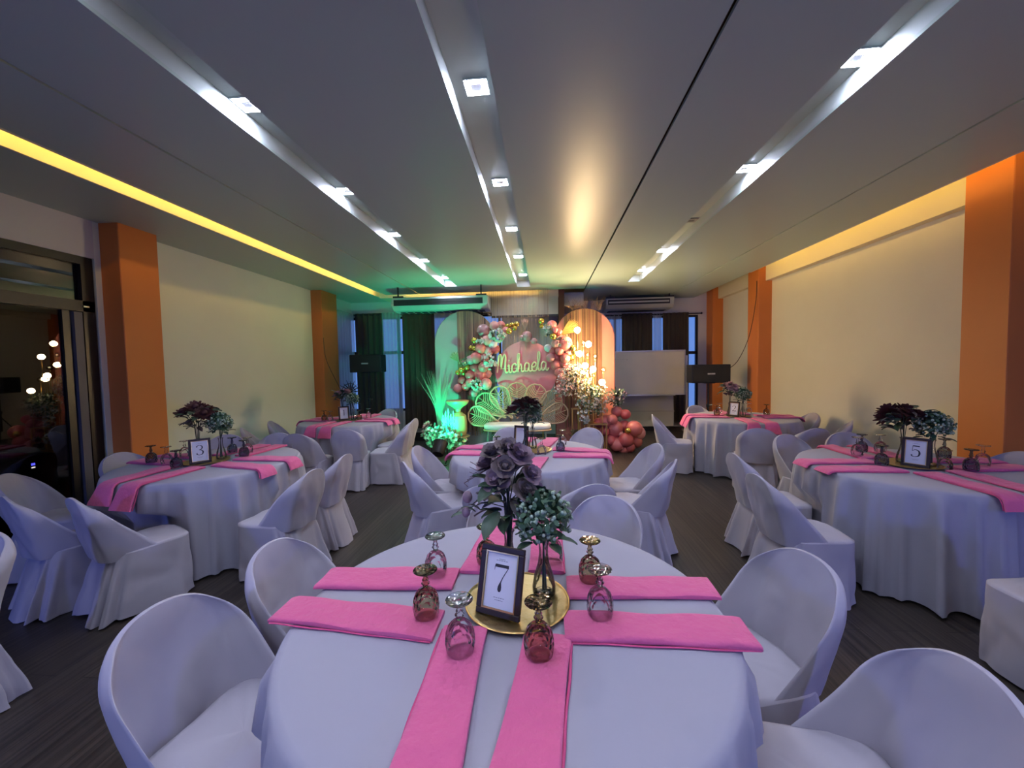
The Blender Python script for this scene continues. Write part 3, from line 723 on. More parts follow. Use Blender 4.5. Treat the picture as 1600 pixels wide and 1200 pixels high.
def number_frame(d, x, y, z, rz, lean, label, wd=.156, ht=.215):
    root = empty('number_frame', (x, y, z), rz)
    T = Matrix.Rotation(-lean, 4, 'X')     # top leans back (+y)
    b = .019; hw = wd/2
    mb = MB(); mb.box(-hw, hw, -.008, .008, 0, b, T); mb.box(-hw, hw, -.008, .008, ht-b, ht, T); mb.box(-hw, -hw+b, -.008, .008, b, ht-b, T); mb.box(hw-b, hw, -.008, .008, b, ht-b, T)
    bevel(mb.build('frame', wood_d, root), .003, 2)
    mb = MB(); g = .004; i0, i1, k0, k1 = -hw+b, hw-b, b, ht-b
    mb.box(i0, i1, -.0075, .002, k0, k0+g, T); mb.box(i0, i1, -.0075, .002, k1-g, k1, T); mb.box(i0, i0+g, -.0075, .002, k0+g, k1-g, T); mb.box(i1-g, i1, -.0075, .002, k0+g, k1-g, T)
    mb.build('gilt_lining', gold, root)
    MB().box(i0, i1, -.001, .003, k0, k1, T).build('card', paper, root)
    MB().box(-hw+.006, hw-.006, .003, .0075, .006, ht-.006, T).build('backboard', mat('brown_backing', (.09, .06, .04), .8), root)
    mb = MB(); sc = (k1-k0)*.32
    for pts, ws in DIG.get(d, []): stroke(mb, pts, ws, sc, -.5*sc, k0+(k1-k0)*.30, -.0016)
    if d: mb.build('numeral', ink, root, mtx=T)
    mb = MB(); h = k1-k0
    for zz, a, bb in ((.87, .08, .20), (.845, .16, .36), (.205, .30, .34), (.165, .2, .26)):      # tiny unreadable print lines
        x0 = -a*.1
        for j in range(5): mb.box((-bb/2+j*bb/5)*(i1-i0), (-bb/2+(j+.75)*bb/5)*(i1-i0), -.0018, -.0014, k0+zz*h-.0009, k0+zz*h+.0009)
    mb.build('print_lines', mat('grey_print', (.25, .25, .27), .7), root, mtx=T)
    yb_ = ht*.6*math.sin(lean)+.009; zb_ = ht*.6*math.cos(lean); MB().poly([(-.02, yb_, zb_), (.02, yb_, zb_), (.025, yb_+.055, .003), (-.025, yb_+.055, .003)], (0, .003, .001)).build('easel_leg', wood_d, root)
    tag(root, label, 'number card', 'framed table number cards'); return root
TZ = TH+.0075
number_frame('7', -.165, 1.245, TZ+.003, math.radians(-20), .28, 'dark wooden frame holding the card with number 7, leaning on the gold tray')
number_frame('3', -3.02, 3.24, TZ+.003, math.radians(48), .12, 'dark framed card with number 3 on the table by the glass door')
number_frame('5', 2.72, 3.17, TZ+.003, math.radians(-52), .16, 'dark framed card with number 5 on the table near the orange pillar')
number_frame('1', -3.13, 5.98, TZ+.003, math.radians(40), .14, 'small dark framed card with number 1 on the far table by the loudspeaker')
number_frame('2', 2.73, 6.06, TZ+.003, math.radians(-48), .16, 'small dark framed card with number 2 on the far table by the whiteboard')
number_frame('', -.25, 3.88, TZ+.003, math.radians(-25), .14, 'dark framed pale card on the middle table half hidden by the tall bouquets')

# ------------------------------------------------------------------ vases and bouquets
def make_vase():
    root = empty('glass_vase')
    MB().lathe([(.034, .001), (.040, .006), (.041, .03), (.034, .07), (.020, .115), (.0155, .15), (.017, .18), (.021, .192)], 22, cap0=True, cap1=False).build('body', glass_v, root, smooth=True)
    MB().lathe([(.0200, .190), (.0225, .1925), (.0215, .195), (.0195, .193)], 22, cap0=False, cap1=False).build('lip', glass_v, root, smooth=True)
    MB().lathe([(.012, .0015), (.036, .003), (.036, .008), (.012, .009)], 20).build('thick_base', glass_c, root, smooth=True)
    return root
def petal(mb, M4, ln, wd, cup, n=4, m=3):
    def fn(u, v):
        s = 2*u-1; y = v*ln; x = s*wd*math.sin(PI*(.12+.80*v))**.7
        return M4 @ Vector((x, y*math.cos(cup*v*.5), math.sin(cup*v)*ln*.55+cup*.10*s*s*wd))
    mb.grid(fn, m, n)
def make_bloom(name, m, r, kind, seed):
    """a flower head built of separate curved petals, centre at origin, opening along +z"""
    R = random.Random(seed); mb = MB()
    rings = {'peony': [(7, 1.0, .35, .5), (7, .92, .75, .46), (6, .8, 1.1, .42), (5, .62, 1.4, .36)], 'dahlia': [(11, 1.05, .15, .2), (11, .95, .5, .2), (9, .8, .85, .18), (7, .6, 1.2, .16)]}[kind]
    for n, ln, cup, wd in rings:
        for k in range(n):
            q = 2*PI*k/n+R.uniform(-.2, .2)
            M4 = Matrix.Rotation(q, 4, 'Z') @ Matrix.Rotation(cup*.75+R.uniform(-.12, .12)-.25, 4, 'X')
            petal(mb, M4, r*ln*R.uniform(.9, 1.1), r*wd*R.uniform(.9, 1.1), cup+.3)
    mb.ball((0, 0, r*.30), r*.34, 8, 5)
    o = mb.build(name, m, None, smooth=True); return o
def make_leaf(name, m, ln, wd):
    mb = MB()
    def fn(u, v):
        s = 2*u-1; x = s*wd*math.sin(PI*min(1, v*.95+.02))**.8; return (x, v*ln, .12*ln*math.sin(PI*v)*.6+abs(s)*wd*.3-.12*ln*v*v)
    mb.grid(fn, 4, 7); return mb.build(name, m, None, smooth=True)
BL = {'mauve': make_bloom('peony', peony_m, .052, 'peony', 1), 'taupe': make_bloom('peony', taupe_m, .046, 'peony', 4), 'maroon': make_bloom('rose', rose_d, .080, 'dahlia', 2), 'faded': make_bloom('rose', rose_p, .055, 'dahlia', 3)}
LF = make_leaf('leaf', leaf_g, .11, .028)
LB = make_leaf('leaf', mat('mauve_grey_leaf', (.10, .085, .085), .6), .10, .02)
FIRST = set()
def inst(src, parent, loc, dirv, scale=1.0, roll=0.0, axis='Z'):
    """the source object itself the first time, then copies sharing its mesh; points its axis along dirv"""
    if src.name in FIRST: o = src.copy(); C.objects.link(o)
    else: o = src; FIRST.add(src.name)
    o.parent = parent; o.location = loc
    q = Vector(dirv).normalized().to_track_quat(axis, 'Y' if axis == 'Z' else 'Z')
    o.rotation_mode = 'QUATERNION'; o.rotation_quaternion = q @ Euler((0, 0, roll) if axis == 'Z' else (0, roll, 0)).to_quaternion()
    o.scale = (scale,)*3; return o
def bouquet(loc, rz, top, spread, kind, label, seed, sprig=False):
    """stems standing in a vase; flower heads around height `top` above the vase foot"""
    R = random.Random(seed); root = empty('flower_bouquet', loc, rz)
    heads = [(0, 0, .03), (.062, .01, .01), (-.062, .02, .005), (.02, -.055, -.02), (-.03, .05, .02), (.085, -.035, -.045)]
    if kind == 'mauve': heads = [(-.055, .0, .07), (.04, -.01, .065), (.085, -.03, .0), (-.005, -.04, .03), (.01, .05, .06), (-.075, .02, .02), (.065, -.05, -.055), (.10, .0, -.075), (-.03, -.045, -.02), (.0, .01, .085)]
    mb = MB()
    for i, (x, y, z) in enumerate(heads):
        x *= spread; y *= spread; z += top+(R.uniform(-.035, .01) if kind != 'mauve' else 0)
        mb.tube([(R.uniform(-.012, .012), R.uniform(-.012, .012), .012), (x*.10, y*.10, .19), (x*.22, y*.22, top*.78), (x, y, z-.02)], .0025, 5)
        inst(BL[kind if kind != 'mauve' or i % 3 else 'taupe'], root, (x, y, z), (x*5+R.uniform(-.2, .2), y*5-.25, .5+R.uniform(-.1, .3)), R.uniform(.85, 1.15), R.uniform(0, 6))
    for i in range(46):
        q = R.uniform(0, 2*PI); r = R.uniform(.01, .07)*spread; z = top+R.uniform(-.15, .02)
        inst((LF, LB)[i % 2], root, (r*math.cos(q), r*math.sin(q), z), (math.cos(q), math.sin(q), R.uniform(-.5, .7)), R.uniform(.7, 1.1), R.uniform(-.4, .4), 'Y')
    if sprig:            # drooping bud sprig on the door side
        mb.tube([(0, 0, top-.13), (-.08, -.02, top-.10), (-.15, -.04, top-.12)], .002, 5)
        for k in range(7):
            p = Vector((lerp(-.05, -.155, k/6), -.03+R.uniform(-.02, .02), top-.115+R.uniform(-.03, .02)))
            inst(LB if k % 2 else LF, root, p, (-1, R.uniform(-.6, .6), R.uniform(-.4, .6)), .5, 0, 'Y')
        bd = MB(); bd.ball((-.145, -.04, top-.075), .019, 8, 6, 1.2); bd.ball((-.15, -.045, top-.13), .016, 8, 6, 1.2); bd.build('bud', peony_m, root, smooth=True)
        tw = MB()
        for k in range(6): tw.tube([(-.05, 0, top+.03), (-.10-.012*k, -.02, top+.03-.012*k), (-.135-.004*k, -.02+.01*k, top+.05-.022*k)], .0012, 4)
        tw.build('twigs', mat('purple_twig', (.10, .04, .05), .6), root)
    mb.build('stems', stem_g, root)
    tag(root, label, 'bouquet', 'tall bouquets in glass vases'); return root
def berry_bunch(loc, rz, top, r, label, seed):
    R = random.Random(seed); root = empty('berry_bunch', loc, rz); mb = MB(); ml = MB(); st = MB()
    for i in range(5): st.tube([(R.uniform(-.01, .01), R.uniform(-.01, .01), .012), (0, 0, .17), (R.uniform(-.03, .03), R.uniform(-.03, .03), top-.03)], .003, 5)
    for i in range(330):
        q = R.uniform(0, 2*PI); c = R.uniform(-.55, 1); s = math.sqrt(1-c*c); k = r*R.uniform(.72, 1.03)
        p = Vector((k*s*math.cos(q), k*s*math.sin(q), top+k*c*.95-.25*r*(1-s)*(c < 0)))
        if i % 2: mb.ball(p*1.0+Vector((0, 0, .002)), R.uniform(.006, .0092)*r/.1, 6, 4)
        else:
            d = Vector((s*math.cos(q), s*math.sin(q), c)); M4 = Matrix.Translation(p) @ d.to_track_quat('Z', 'Y').to_matrix().to_4x4() @ Matrix.Rotation(R.uniform(0, 6), 4, 'Z')
            petal(ml, M4, .024, .009, .5, 2, 2)
    for i in range(170):
        q = R.uniform(0, 2*PI); c = R.uniform(-.8, .95); s = math.sqrt(1-c*c); k = r*R.uniform(.3, .75)
        d = Vector((s*math.cos(q), s*math.sin(q), c)); p = Vector((0, 0, top))+d*k
        petal(ml, Matrix.Translation(p) @ d.to_track_quat('Y', 'Z').to_matrix().to_4x4(), .042, .016, .4, 2, 2)
    o = mb.build('berries', berry_m, root, smooth=True); o['kind'] = 'stuff'
    o = ml.build('leaflets', mat('berry_leaf', (.055, .12, .055), .6), root, smooth=True); o['kind'] = 'stuff'
    for k in range(5):
        q = k*1.3+seed; inst(LF, root, (.5*r*math.cos(q), .5*r*math.sin(q), top-r*.8), (math.cos(q), math.sin(q), R.uniform(-.2, .3)), .65, 0, 'Y')
    st.build('stems', stem_g, root)
    tag(root, label, 'bouquet', 'green berry bunches in glass vases'); return root
vp = make_vase(); note_kids(); vu = 0
def vase(x, y, lab):
    global vu
    o = vp if not vu else copy_tree(vp); vu = 1; o.location = (x, y, TH+.0085); tag(o, lab, 'vase', 'clear glass vases on the gold trays')
VS = [  # table, tall vase xy, small vase xy, bloom kind, heights
 (7, (-.145, 1.465), (-.015, 1.385), 'mauve', .405, 1.0, .272, .098, 'peonies', True),
 (3, (-3.16, 3.37), (-2.98, 3.42), 'maroon', .435, 1.35, .325, .10, 'dark roses', False),
 (5, (2.76, 3.32), (2.88, 3.22), 'maroon', .39, 1.4, .30, .115, 'dark roses', False),
 (4, (-.19, 3.74), (-.13, 3.88), 'maroon', .45, 1.3, .32, .10, 'dark roses', False),
 (1, (-3.20, 6.08), (-3.00, 6.02), 'faded', .42, 1.2, .32, .10, 'faded roses', False),
 (2, (2.72, 6.16), (2.86, 6.06), 'faded', .44, 1.1, .32, .11, 'faded roses', False)]
for i, (t, a, b, kd, h1, sp, h2, r2, nm, sg) in enumerate(VS):
    vase(*a, 'clear flask vase holding the tall %s on %s' % (nm, tn[t])); vase(*b, 'clear flask vase holding the low green bunch on %s' % tn[t])
    col = {'mauve': 'dusty mauve peonies with dark leaves', 'maroon': 'dark maroon roses with brown leaves', 'faded': 'faded pink roses with dark leaves'}[kd]
    bouquet((*a, TH+.011), 0 if t == 7 else i*1.1, h1, sp, kd, 'tall bouquet of %s on %s' % (col, tn[t]), i+5, sg)
    berry_bunch((*b, TH+.011), i, h2, r2, 'low round green berry bunch on %s' % tn[t], i)

# ------------------------------------------------------------------ the flower backdrop
YA = 7.62                               # plane of the arch boards
def arch(name, xa, xb, ztop, y, m, label):
    r = (xb-xa)/2; root = empty(name, ((xa+xb)/2, y, 0))
    pts = [(-r, 0, 0), (r, 0, 0)]+[(r*math.cos(q*PI/28), 0, ztop-r+r*math.sin(q*PI/28)) for q in range(29)]
    MB().poly(pts, (0, .035, 0)).build('board', m, root)
    rim = MB(); rim.tube([(r, .0175, .02)]+[(r*math.cos(q*PI/28), .0175, ztop-r+r*math.sin(q*PI/28)) for q in range(29)]+[(-r, .0175, .02)], .02, 6); rim.build('rim', m, root, smooth=True)
    for x in (-r*.6, r*.6): MB().poly([(x-.02, .035, .9), (x-.02, .30, 0), (x-.02, .34, 0), (x-.02, .035, .98)], (.04, 0, 0)).build('rear_strut', wood_d, root)
    tag(root, label, 'backdrop board'); return root
arch('arch_board', -2.10, -.935, 2.60, YA, arch_w, 'tall pale round-topped board washed green behind the urn and grass spray')
arch('arch_board', .20, 1.285, 2.575, YA, arch_m, 'tall pink round-topped board behind the lit globe lamps')
dc = empty('round_board', (-.355, 7.50, 0))
T = Matrix.Translation((0, 0, 1.43)) @ Matrix.Rotation(PI/2, 4, 'X')
MB().lathe([(.001, -.015), (.555, -.015), (.575, -.008), (.575, .008), (.555, .015), (.001, .015)], 60, cap0=False, cap1=False).build('disc', disc_m, dc, smooth=True, mtx=T, auto=40)
for x in (-.3, .3): MB().tube([(x, .03, 0), (x, .03, 1.1)], .014, 6).build('stand_pole', gold, dc)
for x in (-.3, .3): MB().box(x-.03, x+.03, -.18, .22, 0, .02).build('stand_foot', gold, dc)
tag(dc, 'round coral pink board carrying the name in script above the rattan bench', 'backdrop board')
# the name in script letters (each letter one part)
sg = empty('name_sign', (-.355, 7.455, 1.43))
LET = [
 [[(.0, .05), (.10, .75), (.16, 1.30), (.28, 1.45), (.34, 1.1), (.30, .35), (.44, 1.1), (.58, 1.45), (.68, 1.25), (.64, .45), (.70, .05), (.86, .15)]],
 [[(.0, .45), (.10, .62), (.10, .15), (.18, .02), (.30, .15)], [(.11, .90), (.15, .98)]],
 [[(.40, .55), (.26, .68), (.08, .52), (.06, .20), (.20, .02), (.44, .16)]],
 [[(.0, .15), (.18, .75), (.24, 1.30), (.16, 1.42), (.10, 1.1), (.10, .0), (.16, .42), (.30, .62), (.38, .45), (.38, .12), (.50, .04), (.60, .18)]],
 [[(.40, .60), (.20, .68), (.06, .42), (.10, .08), (.26, .06), (.40, .34), (.42, .62), (.40, .15), (.50, .03), (.62, .18)]],
 [[(.08, .30), (.34, .42), (.36, .62), (.20, .68), (.06, .42), (.10, .08), (.28, .02), (.48, .20)]],
 [[(.0, .15), (.22, .85), (.24, 1.38), (.14, 1.42), (.10, 1.0), (.12, .20), (.22, .03), (.36, .18)]],
 [[(.40, .60), (.20, .68), (.06, .42), (.10, .08), (.26, .06), (.40, .34), (.42, .62), (.40, .15), (.50, .03), (.64, .2)]]]
adv = [.84, .26, .40, .56, .55, .42, .30, .6]; x = -.54; sc = .245
for k, (st, ad) in enumerate(zip(LET, adv)):
    mb = MB()
    for pts in st:
        P, _ = smooth_pts(pts, [1]*len(pts), 5)
        mb.tube([(x+p[0]*sc, 0, -.02+p[1]*sc*.98+(x+.54)*.05) for p in P], .0175, 6)
    mb.build('letter', letter_m, sg, smooth=True); x += ad*sc
MB().box(-.54, .42, .016, .022, .06, .075).build('mounting_bar', letter_m, sg)
tag(sg, 'cream gold script name Michaela mounted on the round coral board', 'name sign')

# tinsel strands: over both arches and from the ceiling edge in the middle
def tinsel(name, xa, xb, ztop_fn, zbot, y, n, label, seed, wd=.0045):
    R = random.Random(seed); root_x = (xa+xb)/2; mb = MB()
    for i in range(n):
        x = lerp(xa, xb, (i+R.random())/n)-root_x; zt = ztop_fn(x+root_x); w2 = wd*R.uniform(.5, 1.4); yy = R.uniform(-.012, .012); ph = R.uniform(0, 6)
        zb = zbot+R.uniform(-.05, .25); pts = [lerp(zt, zb, j/4) for j in range(5)]; vs = []
        for j, z in enumerate(pts):
            dx = .006*math.sin(ph+j*1.3)*j/2; vs += [(x+dx-w2, yy-.001, z), (x+dx+w2, yy+.001, z)]
        mb.cur = R.randrange(3); mb.add(vs, [(2*j, 2*j+1, 2*j+3, 2*j+2) for j in range(4)])
    o = mb.build(name, [fringe_m, fringe_2, fringe_3] if seed < 3 else [fringe_4, fringe_3, fringe_4]); o.location = (root_x, y, 0); o['kind'] = 'stuff'; tag(o, label, 'tinsel curtain'); return o
def arch_top(xa, xb, zt):
    r = (xb-xa)/2; c = (xa+xb)/2
    return lambda x: zt-r+math.sqrt(max(0, r*r-(x-c)**2))+.012
tinsel('tinsel_curtain', -1.66, -.96, arch_top(-2.10, -.935, 2.60), .25, YA-.02, 150, 'brown tinsel strands hanging down over the pale green-lit board', 1, .0055)
tinsel('tinsel_curtain', .36, 1.06, arch_top(.20, 1.285, 2.575), .35, YA-.02, 130, 'brown gold tinsel strands hanging down over the pink board behind the globe lamps', 2, .0035)
tinsel('tinsel_curtain', -1.15, .10, lambda x: 3.08, 1.7, 8.20, 80, 'thin gold tinsel strands hanging from the ceiling edge over the middle of the backdrop', 3, .002)
def over_wisp(name, xa, xb, z, y, n, label, seed):
    R = random.Random(seed); mb = MB()
    for i in range(n):
        x = lerp(xa, xb, R.random())-(xa+xb)/2; h = R.uniform(.1, .28); q = R.uniform(-.12, .12)
        mb.tube([(x, 0, 0), (x+q*.5, R.uniform(-.02, .02), h*.6), (x+q*1.2, R.uniform(-.03, .03), h)], [.003, .002, .0008], 3, False)
    o = mb.build(name, fringe_m); o.location = ((xa+xb)/2, y, z); o['kind'] = 'stuff'; tag(o, label, 'tinsel curtain')
over_wisp('tinsel_wisps', .50, 1.05, 2.55, YA+.02, 70, 'fine dark wisps standing up above the top of the pink board', 4)

# balloons
def balloon_mesh(m):
    mb = MB(); prof = [(.001, -1.13), (.10, -1.15), (.05, -1.07), (.20, -1.0)]+[(math.sin(PI*i/10)*(1+.06*math.cos(PI*i/10)), -math.cos(PI*i/10)*(1.02)) for i in range(1, 10)]+[(.001, 1.02)]
    prof[3] = (.16, -1.02); mb.lathe(prof, 14, cap0=False, cap1=False); return mb.build('balloon', m, None, smooth=True)
BM = {'p': bl_pink, 'r': bl_rose, 'm': bl_mauve, 'b': bl_blush, 'g': bl_gold, 'w': bl_white}
BS = {}
def balloon(parent, px, py, rp, k, y):
    p = at(px, py, y); r = rp/F*y*1.10
    if k not in BS: BS[k] = o = balloon_mesh(BM[k])
    else: o = BS[k].copy(); C.objects.link(o)
    R = rnd; o.parent = parent; o.location = p-parent.location; o.scale = (r, r, r); o.rotation_euler = (R.uniform(1.2, 2.0), R.uniform(-.4, .4), R.uniform(0, 6)); return o
def Pz(cx, cy): return 660+cx/4.444, 460+cy/4.444
GA = [(425,250,40,'m'),(500,218,30,'b'),(545,215,28,'p'),(578,252,24,'p'),(590,222,18,'g'),(622,212,16,'g'),(655,206,17,'g'),(600,255,20,'g'),(640,235,16,'g'),(450,320,34,'b'),(492,348,28,'w'),(540,270,26,'p'),(360,320,20,'g'),(340,372,19,'g'),(362,374,18,'g'),(402,378,35,'p'),(455,392,36,'b'),(505,380,30,'p'),(370,442,37,'p'),(425,440,34,'m'),(335,455,30,'m'),(272,522,19,'g'),(311,507,19,'g'),(246,542,17,'g'),(286,547,15,'g'),(362,512,40,'r'),(424,505,34,'p'),(402,562,42,'p'),(332,562,31,'r'),(446,552,31,'b'),(282,602,33,'r'),(332,612,30,'p'),(246,652,29,'b'),(302,642,26,'p'),(442,622,38,'b'),(352,684,28,'m'),(378,655,26,'p'),(300,470,26,'m')]
GB = [(900,215,32,'p'),(942,262,26,'r'),(906,292,21,'g'),(950,300,24,'p'),(990,342,46,'p'),(952,392,29,'p'),(1012,392,29,'b'),(1046,372,20,'g'),(1036,436,22,'g'),(1052,402,18,'g'),(936,437,31,'r'),(992,442,32,'p'),(890,440,28,'m'),(932,492,36,'p'),(987,482,30,'r'),(872,372,25,'w'),(952,542,31,'p'),(925,340,28,'b'),(905,395,26,'p'),(1000,520,26,'p'),(965,575,24,'b'),(920,250,20,'p')]
GT = [(726,292,34,'m'),(777,325,20,'m'),(825,186,20,'g'),(828,222,14,'g'),(690,300,16,'m')]
GC = [(1350,812,34,'p'),(1410,832,32,'r'),(1272,882,42,'p'),(1222,892,32,'r'),(1318,868,34,'p'),(1340,930,50,'p'),(1402,912,36,'r'),(1322,965,46,'r'),(1376,967,18,'b'),(1428,946,20,'g'),(1472,932,50,'p'),(1495,962,46,'b'),(1415,1012,47,'r'),(1350,1042,44,'p'),(1482,1022,40,'p'),(1402,1072,36,'p'),(1442,1062,32,'r'),(1306,1015,34,'r'),(1376,1090,30,'p'),(1265,950,30,'r')]
def garland(L, y, label):
    p0 = at(*Pz(L[0][0], L[0][1]), y); root = empty('balloon_garland', (p0.x, y, 0))
    R = random.Random(len(L)); pts = []
    for cx, cy, r, k in L: balloon(root, *Pz(cx, cy), r/4.444, k, y+R.uniform(-.10, .10) - (.06 if r < 22 else 0))
    pts = [at(*Pz(cx, cy), y+.14)-root.location for cx, cy, r, k in L if r > 27]
    MB().tube(sorted(pts, key=lambda p: -p.z), .006, 4).build('tie_string', stem_g, root)
    tag(root, label, 'balloon garland'); return root
g1 = garland(GA, 7.34, 'pink, mauve and gold balloon garland curving up the green-lit side of the round board')
g2 = garland(GB, 7.30, 'pink and gold balloon garland with flowers between round board and globe lamps')
g3 = garland(GT, 7.36, 'few mauve balloons at the top centre above the round board')
g4 = garland(GC, 7.15, 'heap of pink and rose balloons on the floor beneath the whiteboard side')

# flower and leaf bunches
def cluster(name, cx, cy, y, rx, rz_, n, cols, leafm, label=None, parent=None, seed=0, bs=.022, nl=None, depth=.6, lsz=.06):
    """cx, cy pixel centre (backdrop crop), rx/rz radii in metres; blossoms of five petals plus leaves"""
    R = random.Random(seed); c = at(*Pz(cx, cy), y)
    root = parent or empty(name, (c.x, c.y, 0)); off = c-root.location
    fl = MB(); lv = MB()
    for i in range(n):
        q, p = R.uniform(0, 2*PI), math.acos(R.uniform(-1, 1)); k = R.uniform(.55, 1.0)
        d = Vector((math.sin(p)*math.cos(q), -abs(math.sin(p)*math.sin(q)) if R.random() < .75 else math.sin(p)*math.sin(q), math.cos(p)))
        P = off+Vector((d.x*rx, d.y*rx*depth, d.z*rz_))*k; fl.cur = R.randrange(len(cols))
        M0 = Matrix.Translation(P) @ (d+Vector((0, -.5, .2))).to_track_quat('Z', 'Y').to_matrix().to_4x4()
        b = bs*R.uniform(.7, 1.2)
        for j in range(5): petal(fl, M0 @ Matrix.Rotation(j*2*PI/5, 4, 'Z') @ Matrix.Rotation(.35, 4, 'X'), b, b*.45, .7, 2, 2)
    for i in range(nl if nl is not None else n):
        q, p = R.uniform(0, 2*PI), math.acos(R.uniform(-1, 1)); k = R.uniform(.2, .95)
        d = Vector((math.sin(p)*math.cos(q), math.sin(p)*math.sin(q), math.cos(p)))
        P = off+Vector((d.x*rx, d.y*rx*depth, d.z*rz_))*k
        petal(lv, Matrix.Translation(P) @ d.to_track_quat('Y', 'Z').to_matrix().to_4x4(), R.uniform(.6, 1.2)*lsz, lsz*.3, .4, 3, 2)
    if n: o = fl.build('blossoms', cols, root, smooth=True); o['kind'] = 'stuff'
    o = lv.build('leaves', leafm, root, smooth=True); o['kind'] = 'stuff'
    if label: tag(root, label, 'flowers', None)
    return root
white_mix = [fl_white, fl_white, fl_cream, fl_blush]
cluster('flowers', 515, 285, 7.20, .18, .10, 26, [fl_white, berry_m], leaf_s, None, g1, 1, .05, 24)
cluster('flowers', 470, 470, 7.20, .11, .12, 14, [fl_white, fl_white], leaf_s, None, g1, 2, .06, 10)
cluster('flowers', 400, 325, 7.20, .05, .05, 10, [fl_white, fl_white], leaf_s, None, g1, 3, .035, 6)
cluster('flowers', 290, 465, 7.20, .09, .07, 4, [fl_blush, fl_cream], leaf_g, None, g1, 4, .03, 26)
cluster('flowers', 378, 630, 7.18, .10, .11, 18, [fl_white, berry_m], leaf_g, None, g1, 5, .045, 14)
cluster('flowers', 872, 250, 7.20, .10, .11, 16, [fl_white, fl_cream], leaf_g, None, g2, 6, .04, 18)
cluster('flowers', 965, 330, 7.18, .14, .07, 22, [fl_white, fl_blush, fl_cream], leaf_s, None, g2, 7, .04, 16)
def fan_leaf(name, px, py, y, ln, ang, m, label, cat, n=9, spreadq=1.1, foot=False):
    """a pleated fan palm: n folded blades from one point"""
    p = at(px, py, y); root = empty(name, (p.x, p.y, 0)); z = p.z
    mb = MB()
    for k in range(n):
        q = ang+lerp(-spreadq/2, spreadq/2, k/(n-1)); L = ln*(1-.25*abs(k/(n-1)-.5))
        d = Vector((math.cos(q), 0, math.sin(q))); s = Vector((-math.sin(q), 0, math.cos(q)))*L*spreadq/n*.62
        b = Vector((0, 0, z))
        mb.add([b, b+d*L*.75+s, b+d*L, b+d*L*.75-s, b+d*L*.7+Vector((0, -.025, 0))], [(0, 4, 1), (0, 3, 4), (1, 4, 2), (4, 3, 2)])
    mb.build('blades', m, root)
    MB().tube([(0, 0.01, z+.01), (-math.cos(ang)*.06, .02, z-.12), (0, .04, 0 if foot else z-.35)], .006, 5).build('stalk', m, root)
    tag(root, label, cat); return root
fan_leaf('palm_fan', *Pz(955, 285), 7.40, .42, .62, palm_m, 'dried golden palm fan beside the topmost lit globe lamp', 'palm leaf', 11, .75)
fan_leaf('palm_fan', *Pz(715, 262), 7.40, .27, 1.62, fl_blush, 'peach palm spear at the top centre of the backdrop', 'palm leaf', 7, .55)
fan_leaf('palm_fan', *Pz(255, 470), 7.40, .24, 2.2, mat('olive_palm', (.30, .34, .18), .6), 'olive green palm leaf at the outer side of the balloon garland', 'palm leaf', 7, .9)

# rattan bench with leaf-shaped back
bn = empty('rattan_bench', (-.51, 7.16, 0))
def leaf_panel(ln, hw):
    """teardrop outline with a midrib and arched side ribs, tip at origin, growing along +z"""
    rim = MB(); rib = MB()
    tc = 1-hw/ln
    def wd(t):
        if t <= 0 or t >= 1: return 0
        if t < tc: q = t/tc; return hw*(1-(1-q)**2)**.5*(.55+.45*q)*min(1, .35+q)
        return hw*math.sqrt(max(0, 1-((t-tc)/(1-tc))**2))
    L = [(-wd(i/22), 0, ln*i/22) for i in range(23)]; Rr = [(wd(i/22), 0, ln*i/22) for i in range(22, -1, -1)]
    rim.tube(L+Rr[1:], .016, 6, False); rib.tube([(0, 0, 0), (0, 0, ln*.98)], .007, 5)
    for k in range(1, 15):
        t = .20+.052*k; z0 = ln*(t-.14)
        for s in (-1, 1):
            w_ = wd(min(.985, t))*.97; rib.tube([(0, 0, z0), (s*w_*.45, 0, z0+ln*.045), (s*w_, 0, ln*t)], .0075, 4, False)
    return rim, rib
fan = [(400,852,.66,-1.23),(452,765,.72,-.93),(545,725,.66,-.52),(655,702,.64,0.0),(778,712,.66,.50),(885,752,.72,.93),(925,832,.66,1.23)]
rimb, ribb = leaf_panel(.66, .185)
for i, (cx, cy, ln, a) in enumerate(fan):
    h = at(*Pz(cx, cy), 7.33); b = Vector((h.x-math.sin(a)*.42, 0, h.z-math.cos(a)*.42))
    if i == 0:
        p = rimb.build('leaf_panel', rattan, bn, smooth=True); r_ = ribb.build('ribs', rattan, p, smooth=True); src = (p, r_)
    else:
        p = src[0].copy(); C.objects.link(p); r_ = src[1].copy(); C.objects.link(r_); r_.parent = p; p.parent = bn
    p.location = (b.x-bn.location.x, .16+.012*(i % 2), b.z); p.rotation_euler = (-.08, a, 0)
def rr(x, y, hx, hy, e=.5):
    return None
def stadium(u, hx, hy, e=.55):
    c, s = math.cos(2*PI*u), math.sin(2*PI*u); return math.copysign(abs(c)**e, c)*hx, math.copysign(abs(s)**e, s)*hy
def cush(u, v):
    k, z = [(0, .515), (.7, .520), (.95, .512), (1, .49), (1, .44), (.97, .425), (.0, .42)][round(v*6)]
    x, y = stadium(u, .60, .25); return (x*max(k, .001), y*max(k, .001), z)
MB().grid(cush, 48, 6, cu=True).build('seat_cushion', cushion_m, bn, smooth=True)
mb = MB(); mb.tube([(*stadium(i/40, .60, .25), .41) for i in range(41)], .014, 6, False); mb.build('seat_frame', rattan, bn, smooth=True)
for x, y in ((-.5, -.17), (.5, -.17), (-.5, .17), (.5, .17)): MB().tube([(x, y, .41), (x*1.06, y*1.1, 0)], .013, 6).build('leg', alu, bn)
